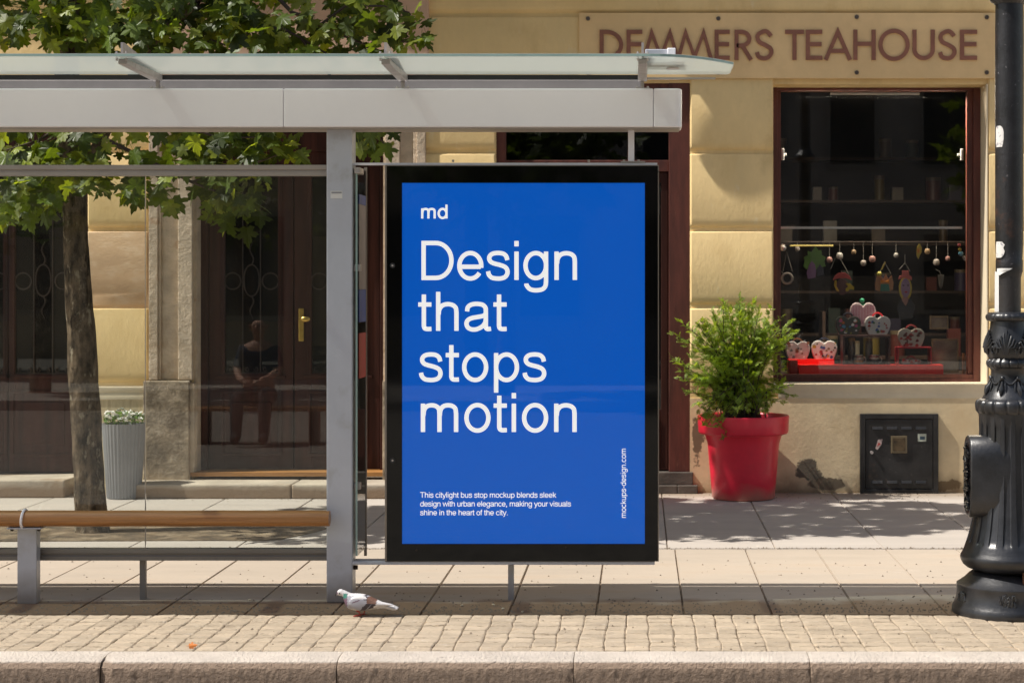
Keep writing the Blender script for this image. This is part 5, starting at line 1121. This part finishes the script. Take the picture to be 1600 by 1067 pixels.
# hanging things
YH=YF+.12
def hx(px): return X(px,YH)
def hz_(py): return Z(py,YH)
def plate(parent,name,poly,col,d=.008,yo=0,bev=.0015): return MB().prism([(a,b) for a,b in poly],lambda a,b,dd:(hx(a),dd,hz_(b)),YH+yo-d,YH+yo).build(name,flat('hp_%d_%d_%d'%tuple(int(v*200) for v in col),col,.5),parent,bev=bev)
def cord(parent,pts): MB().tube([(hx(a),YH-.002,hz_(b)) for a,b in pts],.0022,5).build('cord',flat('cordc',(.30,.28,.25)),parent)
def el(cx,cy,rx,ry,n=20): return [(cx+rx*math.cos(2*PI*k/n),cy+ry*math.sin(2*PI*k/n)) for k in range(n)]
t=thing('hanging_ring','pale rope ring hanging on a cord at the far left of the shop window','ornament',(hx(1230),YH,hz_(440)))
MB().tube([(hx(1230+8*math.cos(a)),YH,hz_(435+8*math.sin(a))) for a in [2*PI*k/24 for k in range(24)]],.009,8,closed=True).build('ring',flat('rope',(.40,.36,.31)),t); cord(t,[(1223.5,424),(1229,393),(1238,424)]); cord(t,[(1221,424),(1226,430)])
t=thing('white_ball','small white ball hanging in the upper left of the shop window','ornament',(hx(1223.5),YH,hz_(387))); MB().ball((hx(1223.5),YH,hz_(387)),.026,n=18,m=12).build('ball',M['white'],t)
t=thing('tree_figure','flat green tree figure with a purple and a black figure hanging in the shop window','ornament',(hx(1272),YH,hz_(430)))
plate(t,'tree_shape',[(1274,385),(1279,392),(1283,391),(1284,399),(1290,402),(1288,409),(1290,416),(1283,418),(1279,423),(1272,419),(1265,424),(1259,420),(1255,416),(1257,409),(1256,402),(1262,399),(1262,393),(1268,394)],(.12,.25,.03))
plate(t,'figure',[(1264,414),(1268,408),(1273,413),(1275,424),(1274,434),(1262,436),(1260,426)],(.24,.11,.22),yo=-.010); plate(t,'figure',[(1276,420),(1281,413),(1286,420),(1287,430),(1277,432)],(.025,.025,.04),yo=-.010)
t=thing('hanging_mask','dark mask with red hat and yellow curls hanging on a cord in the shop window','ornament',(hx(1317),YH,hz_(461))); cord(t,[(1298,420),(1308,396),(1326,428)])
plate(t,'face',el(1316,448,9.5,13),(.13,.055,.05)); plate(t,'hat',[(1301,438),(1304,431),(1311,426),(1320,426),(1327,431),(1331,438),(1322,435),(1310,435)],(.46,.07,.06),yo=-.010); plate(t,'curl',[(1304,438),(1307,438),(1307,448),(1311,455),(1307,455),(1303,446)],(.52,.33,.03),yo=-.010); plate(t,'banana',[(1321,443),(1328,443),(1334,449),(1334,453),(1327,452),(1325,455),(1321,455),(1321,451),(1325,448)],(.52,.36,.03),yo=-.010)
t=thing('owl_purse','orange and green purse with a yellow ball hanging on a cord in the shop window','ornament',(hx(1382),YH,hz_(455))); cord(t,[(1375,425),(1382,409),(1392,428)])
plate(t,'purse',[(1368,453),(1367,445),(1370,431),(1375,429),(1380,436),(1384,428),(1388,436),(1393,430),(1396,442),(1395,453),(1390,455),(1373,455)],(.42,.19,.08)); plate(t,'purse_base',[(1375,455),(1376,444),(1388,444),(1390,455)],(.05,.20,.14),yo=-.010); plate(t,'bow',[(1375,437),(1382,440),(1389,437),(1389,443),(1382,441),(1375,443)],(.70,.22,.01),yo=-.018); MB().ball((hx(1373.5),YH-.02,hz_(428)),.02).build('ball',flat('yball',(.40,.36,.06)),t); plate(t,'stick',[(1376,421),(1382,409),(1384,410),(1378,422)],(.45,.33,.05),yo=-.01)
t=thing('lady_figure','hanging lady figure with red hat, yellow hair and lilac face in the shop window','ornament',(hx(1414),YH,hz_(500))); cord(t,[(1405,421),(1414,411),(1422,424)]); cord(t,[(1414,411),(1414,398)])
plate(t,'hair',el(1414.5,451,10,19),(.50,.38,.03)); plate(t,'face',el(1414.5,450,7.2,15),(.32,.20,.30),yo=-.010); plate(t,'hat',[(1403,437),(1405,431),(1409,430),(1409,423),(1419,423),(1420,430),(1424,433),(1424,438),(1413,434)],(.50,.10,.08),yo=-.018); plate(t,'body',[(1409,464),(1420,464),(1430,478),(1426,497),(1406,500),(1402,480)],(.02,.02,.022),yo=.004); plate(t,'neck',[(1410,464),(1419,464),(1419,470),(1415,478),(1409,470)],(.40,.20,.15),yo=-.004)
plate(t,'lips',[(1412,456),(1415,455),(1418,456),(1415,458)],(.45,.03,.05),yo=-.018,bev=0); 
for a in (1411,1418): plate(t,'eye',el(a,446,1.6,.9,8),(.02,.02,.02),yo=-.018,bev=0)
t=thing('seahorse_figure','small yellow and orange figure hanging high in the right of the shop window','ornament',(hx(1436),YH,hz_(405))); plate(t,'figure',[(1433,385),(1437,381),(1440,386),(1440,394),(1437,399),(1435,405),(1432,400),(1432,392)],(.52,.38,.04)); plate(t,'belly',el(1434.5,392,1.8,3.6,10),(.62,.2,.02),yo=-.010)
t=thing('bead_string','string of blue, yellow and white beads at the far right of the shop window','ornament',(hx(1501),YH,hz_(407)))
for px,py,c,r_ in ((1499,383,(.4,.08,.08),.013),(1500,390,(.5,.38,.06),.013),(1501.5,396.5,(.15,.42,.60),.019),(1506,402,(.6,.6,.58),.012),(1508,405,(.6,.6,.58),.012)): MB().ball((hx(px),YH,hz_(py)),r_).build('bead',flat('bd_%d'%int(c[2]*100+c[0]*1000),c,.3),t)
t=thing('leaf_chime','pale leaf shaped chime hanging on the right of the shop window','ornament',(hx(1470),YH,hz_(452))); cord(t,[(1462,421),(1468,424),(1470,430)])
for a in (-4,-1.5,1.5,4): plate(t,'chime',[(1470+a-1,429),(1470+a+1,429),(1470+a*.6+.6,449-abs(a)),(1470+a*.6,453-abs(a)),(1470+a*.6-.6,449-abs(a))],(.25,.22,.17))
t=thing('curtain_rod','thin yellow wooden rod across the upper left of the shop window','rod',(hx(1262),YH+.1,hz_(384))); MB().cyl((hx(1236),YH+.1,hz_(384)),(hx(1304),YH+.1,hz_(384)),.008,8).build('rod',flat('rodc',(.30,.24,.05)),t)
for (a,b,c,d,lb) in ((1457,1486,494,515,'small framed picture leaning on the right shelf of the shop window'),(1460,1502,530,583,'large dark framed picture standing at the right of the shop window')):
    t=thing('framed_picture',lb,'picture',(dx((a+b)/2),YD+.12,dz(d))); f_=MB(); q=2.2
    f_.box(dx(a),dx(a+q),YD+.12,YD+.14,dz(d),dz(c)); f_.box(dx(b-q),dx(b),YD+.12,YD+.14,dz(d),dz(c)); f_.box(dx(a+q),dx(b-q),YD+.12,YD+.14,dz(c+q),dz(c)); f_.box(dx(a+q),dx(b-q),YD+.12,YD+.14,dz(d),dz(d-q)); f_.build('frame',flat('picfr',(.10,.07,.035)),t)
    MB().box(dx(a+q),dx(b-q),YD+.128,YD+.135,dz(d-q),dz(c+q)).build('picture',pm('pict%d'%a,(.07,.06,.05),.5,col2=(.20,.17,.13),var=.2,vs_=9),t)
t=thing('wooden_slat','thin orange wooden slat standing upright at the right of the shop window','slat',(dx(1505.5),YD,dz(584))); MB().box(dx(1504),dx(1507.5),YD,YD+.02,dz(584),dz(552)).build('slat',flat('slatc',(.28,.11,.04)),t)
OR_=['first','second','third','fourth','fifth','sixth','seventh','eighth','ninth','tenth']
yl=YH+.16
t=thing('hanging_rail','thin dark rail carrying small lanterns behind the hanging ornaments in the shop window','rail',(X(1366,yl),yl,Z(378,yl))); MB().cyl((X(1226,yl),yl,Z(378,yl)),(X(1508,yl),yl,Z(378,yl)),.003,8).build('rail',M['iron'],t)
for i,px in enumerate((1246,1296,1312,1334,1349,1363,1400,1449,1463,1481)):
    py=389+(i*17)%23; c=[(.26,.23,.20),(.26,.14,.12),(.30,.29,.26),(.22,.15,.08)][i%4]; cn=['cream','pink','white','tan'][i%4]
    t=thing('paper_lantern','small %s paper lantern, %s from the left on the rail behind the ornaments'%(cn,OR_[i]),'lantern',(X(px,yl),yl,Z(py,yl)),'small lanterns on the rail in the shop window')
    r_=.020+.004*(i%3); z=Z(py,yl)
    m=MB(); m.lathe(X(px,yl),yl,[(r_*.45,z-r_*.9),(r_*.85,z-r_*.6),(r_,z),(r_*.85,z+r_*.6),(r_*.45,z+r_*.9)],16,mod=lambda r,z_,a:r*(1-.05*abs(math.cos(6*a)))); m.build('lantern_body',flat('lant%d'%(i%4),c),t)
    MB().cyl((X(px,yl),yl,z+r_*.9),(X(px,yl),yl,Z(378,yl)),.0015,5).build('cord',flat('cordc',(.30,.28,.25)),t)
# shelving with stock inside the shop
rk=random.Random(5)
for n_,(sy,lb) in enumerate(((YW+1.5,'wooden shelf unit with tins in the dark shop, nearer the window'),(YW+3.4,'wooden shelf unit against the back wall of the shop'))):
    t=thing('shelf_unit',lb,'shelf',(3.0 if n_ else 2.75,sy,.12)); x0_,x1_=(.8,5.2) if n_ else (1.55,4.0)
    zs=[.12,.55,.95] if n_==0 else [.12,.6,1.1,1.5,1.95,2.35,2.75]
    for z in zs: MB().box(x0_,x1_,sy,sy+.3,z,z+.025).build('shelf',M['shelfwood'],t)
    for x in (x0_-.025,x1_): MB().box(x,x+.025,sy,sy+.3,.12,zs[-1]+.4).build('side_panel',M['shelfwood'],t)
    for zi,z in enumerate(zs[1:]):
        cnt=[0,0]
        x=x0_+.06
        while x<x1_-.1:
            r_=rk.uniform(.04,.075); hh=rk.uniform(.12,.24)
            if rk.random()<.6:
                ci=rk.randrange(6); c=[(.10,.07,.04),(.17,.15,.11),(.09,.025,.018),(.03,.045,.03),(.13,.095,.02),(.05,.04,.07)][ci]; kd=rk.random()<.5; cnt[kd]+=1
                OR=['first','second','third','fourth','fifth','sixth','seventh','eighth','ninth','tenth','eleventh','twelfth','thirteenth','fourteenth','fifteenth','sixteenth']; cn=['brown','cream','dark red','dark green','mustard','violet'][ci]
                lbl='%s %s, %s from left, %s shelf of the %s unit in the shop'%(cn,'round tin' if kd else 'square packet',OR[cnt[kd]-1],OR[zi],'rear' if n_ else 'nearer')
                tt=thing('tea_tin' if kd else 'tea_packet',lbl,'tin' if kd else 'packet',(x,sy+.1,z+.025),'tea tins on the shop shelves' if kd else 'tea packets on the shop shelves')
                q=MB()
                if kd: q.lathe(x,sy+.1,[(r_,z+.025),(r_,z+.025+hh*.85)],16)
                else: q.box(x-r_,x+r_,sy+.06,sy+.14,z+.025,z+.025+hh)
                q.build('tin_body' if kd else 'packet_body',flat('tin_%d'%int(c[0]*100+c[1]*1000),c,.4),tt)
                if kd: q=MB(); q.lathe(x,sy+.1,[(r_*1.03,z+.026+hh*.85),(r_*1.03,z+.025+hh)],16); q.build('lid',flat('lid_dull',(.12,.09,.05),.5),tt)
            x+=r_*2+rk.uniform(.03,.14)
# someone sitting across the road, mirrored in the shelter glass
def sitter(px_,py_):
    t=thing('person','bald person in a dark shirt and pale trousers sitting on a bench across the road','person',(px_,py_,-.14)); z0=-.14
    def skin(name,vs2,es,mt,par,root=0):
        me=bpy.data.meshes.new(name); me.from_pydata([v[:3] for v in vs2],es,[]); o=bpy.data.objects.new(name,me); C.objects.link(o); o.parent=par; me.materials.append(mt)
        sk=o.modifiers.new('skin','SKIN'); sv=me.skin_vertices[0].data if me.skin_vertices else None
        if sv is None:
            me.attributes.new; 
        for i,v in enumerate(vs2): me.skin_vertices[0].data[i].radius=(v[3],v[3]*(v[4] if len(v)>4 else 1)); me.skin_vertices[0].data[i].use_root=(i==root)
        sb=o.modifiers.new('sub','SUBSURF'); sb.levels=2; sb.render_levels=2; return o
    skc=flat('skin_tone',(.50,.27,.18),.55)
    V=[(0,0,.52,.15,.8),(0,.02,.72,.14,.8),(0,.03,.92,.16,.75),(0,.02,1.06,.11,.8),(0,.03,1.12,.055),(0,.05,1.18,.06),(0,.06,1.27,.088,1.1),(0,.06,1.35,.07,1.1),
       (.17,.03,1.02,.06),(.23,.08,.80,.048),(.15,.30,.72,.038),(.08,.40,.70,.034),(-.17,.03,1.02,.06),(-.23,.08,.80,.048),(-.15,.30,.72,.038),(-.08,.40,.70,.034),
       (.11,.10,.52,.095),(.15,.45,.54,.07),(.15,.50,.12,.048),(.15,.60,.06,.04),(-.11,.10,.52,.095),(-.15,.45,.54,.07),(-.15,.50,.12,.048),(-.15,.60,.06,.04)]
    Ed=[(0,1),(1,2),(2,3),(3,4),(4,5),(5,6),(6,7),(3,8),(8,9),(9,10),(10,11),(3,12),(12,13),(13,14),(14,15),(0,16),(16,17),(17,18),(18,19),(0,20),(20,21),(21,22),(22,23)]
    skin('body',V,Ed,skc,t)
    def cl(name,ids,eds,mt,g):
        vs2=[tuple(V[i][:3])+(V[i][3]+g,)+tuple(V[i][4:]) for i in ids]; mp={i:k for k,i in enumerate(ids)}
        skin(name,vs2,[(mp[a],mp[b]) for a,b in eds],mt,t)
    cl('shirt',[0,1,2,3,8,9,12,13],[(0,1),(1,2),(2,3),(3,8),(8,9),(3,12),(12,13)],flat('shirt_c',(.02,.03,.06),.8),.016)
    cl('trousers',[0,16,17,18,19,20,21,22,23],[(0,16),(16,17),(17,18),(18,19),(0,20),(20,21),(21,22),(22,23)],flat('trouser_c',(.03,.03,.035),.85),.014)
    for s in (-1,1):
        m=MB(); m.ball((px_+s*.032,py_+.145,z0+1.29),.011,.008,.009); m.build('eye',M['gasket'],t); m=MB(); m.ball((px_+s*.092,py_+.055,z0+1.27),.012,.02,.032); m.build('ear',skc,t)
        m=MB(); 
        for k in range(5): m.tube([(px_+s*(.08-.012*k+.02),py_+.40,z0+.70),(px_+s*(.06-.012*k+.02),py_+.44+.006*(2-abs(2-k)),z0+.70),(px_+s*(.055-.012*k+.02),py_+.455+.006*(2-abs(2-k)),z0+.68)],[.009,.009,.007],6)
        m.build('fingers',skc,t)
    m=MB(); m.ball((px_,py_+.158,z0+1.265),.013,.02,.02); m.build('nose',skc,t); m=MB(); m.box(px_-.022,px_+.022,py_+.138,py_+.146,z0+1.222,z0+1.228); m.build('mouth',flat('lip',(.3,.1,.08)),t)
    b=thing('park_bench','wooden bench standing across the road','bench',(px_,py_-.05,z0)); 
    for k in range(4): m=MB(); m.box(px_-.8,px_+.8,py_-.22+k*.11,py_-.13+k*.11,z0+.36,z0+.39); m.build('slat',M['log'],b)
    for s in (-.6,.6): m=MB(); m.box(px_+s-.03,px_+s+.03,py_-.2,py_+.18,z0,z0+.36); m.build('leg',M['iron'],b)
sitter(-4.16,-2.0)
# ---------------------------------------------------------------- THE OTHER SIDE OF THE STREET (seen in the glass)
tag(MB().box(-40,40,-14,-7.5,-.16,0).build('far_sidewalk',M['pave_far']),kind='structure')
def house(x0,x1,h,col,label,nw,y=-13.5):
    t=thing('town_house',label,'building',((x0+x1)/2,y,0)); mt=pm('hw%d'%int(x0*10),col,.9,var=.06,vs_=1)
    MB().box(x0,x1,y-8,y,0,h).build('wall',mt,t); MB().box(x0-.2,x1+.2,y-8,y+.35,h,h+.3).build('roof',M['wood'],t)
    dxw=(x1-x0)/nw
    for f in range(int(h/3.3)):
        for k in range(nw):
            cx_=x0+dxw*(k+.5); g=MB(); z=1.0+f*3.3; g.box(cx_-.6,cx_+.6,y,y+.05,z,z+1.9); g=g.build('window_frame',M['alubot'],t); MB().box(cx_-.5,cx_+.5,y+.05,y+.06,z+.1,z+1.8).build('pane',M['gasket'],g)
house(-15,-3,9.9,(.36,.30,.22),'ochre three storey house on the far side of the street, left of the gap',5)
house(-2.6,8,11,(.30,.27,.25),'grey three storey house on the far side of the street facing the poster case',5)
house(8.4,22,9.9,(.38,.28,.2),'pinkish three storey house on the far side of the street, right end',6)
for i,(tx,ty) in enumerate(((-9,-9.5),(-2,-9.2),(8.2,-9.6))):
    t=thing('street_tree',['leafy street tree before the ochre house','leafy street tree before the gap between houses','leafy street tree before the pinkish house'][i],'tree',(tx,ty,0),'trees on the far side of the street')
    m=MB(); m.tube([(tx,ty,0),(tx+.05,ty,1.5),(tx,ty,3)],[.16,.12,.09],10); m.build('trunk',M['bark'],t)
    m=MB()
    for k in range(700):
        u=Vector((R.gauss(0,.5),R.gauss(0,.5),R.gauss(0,.5)))
        if u.length>1.1: continue
        leafm(m,Vector((tx+u.x*1.9,ty+u.y*1.7,4.2+u.z*1.9)),Vector((R.gauss(0,.6),R.gauss(0,.6),1)),Vector((u.x,u.y,-.5)),R.uniform(.25,.45))
    m.build('crown',M['leaf'],t)
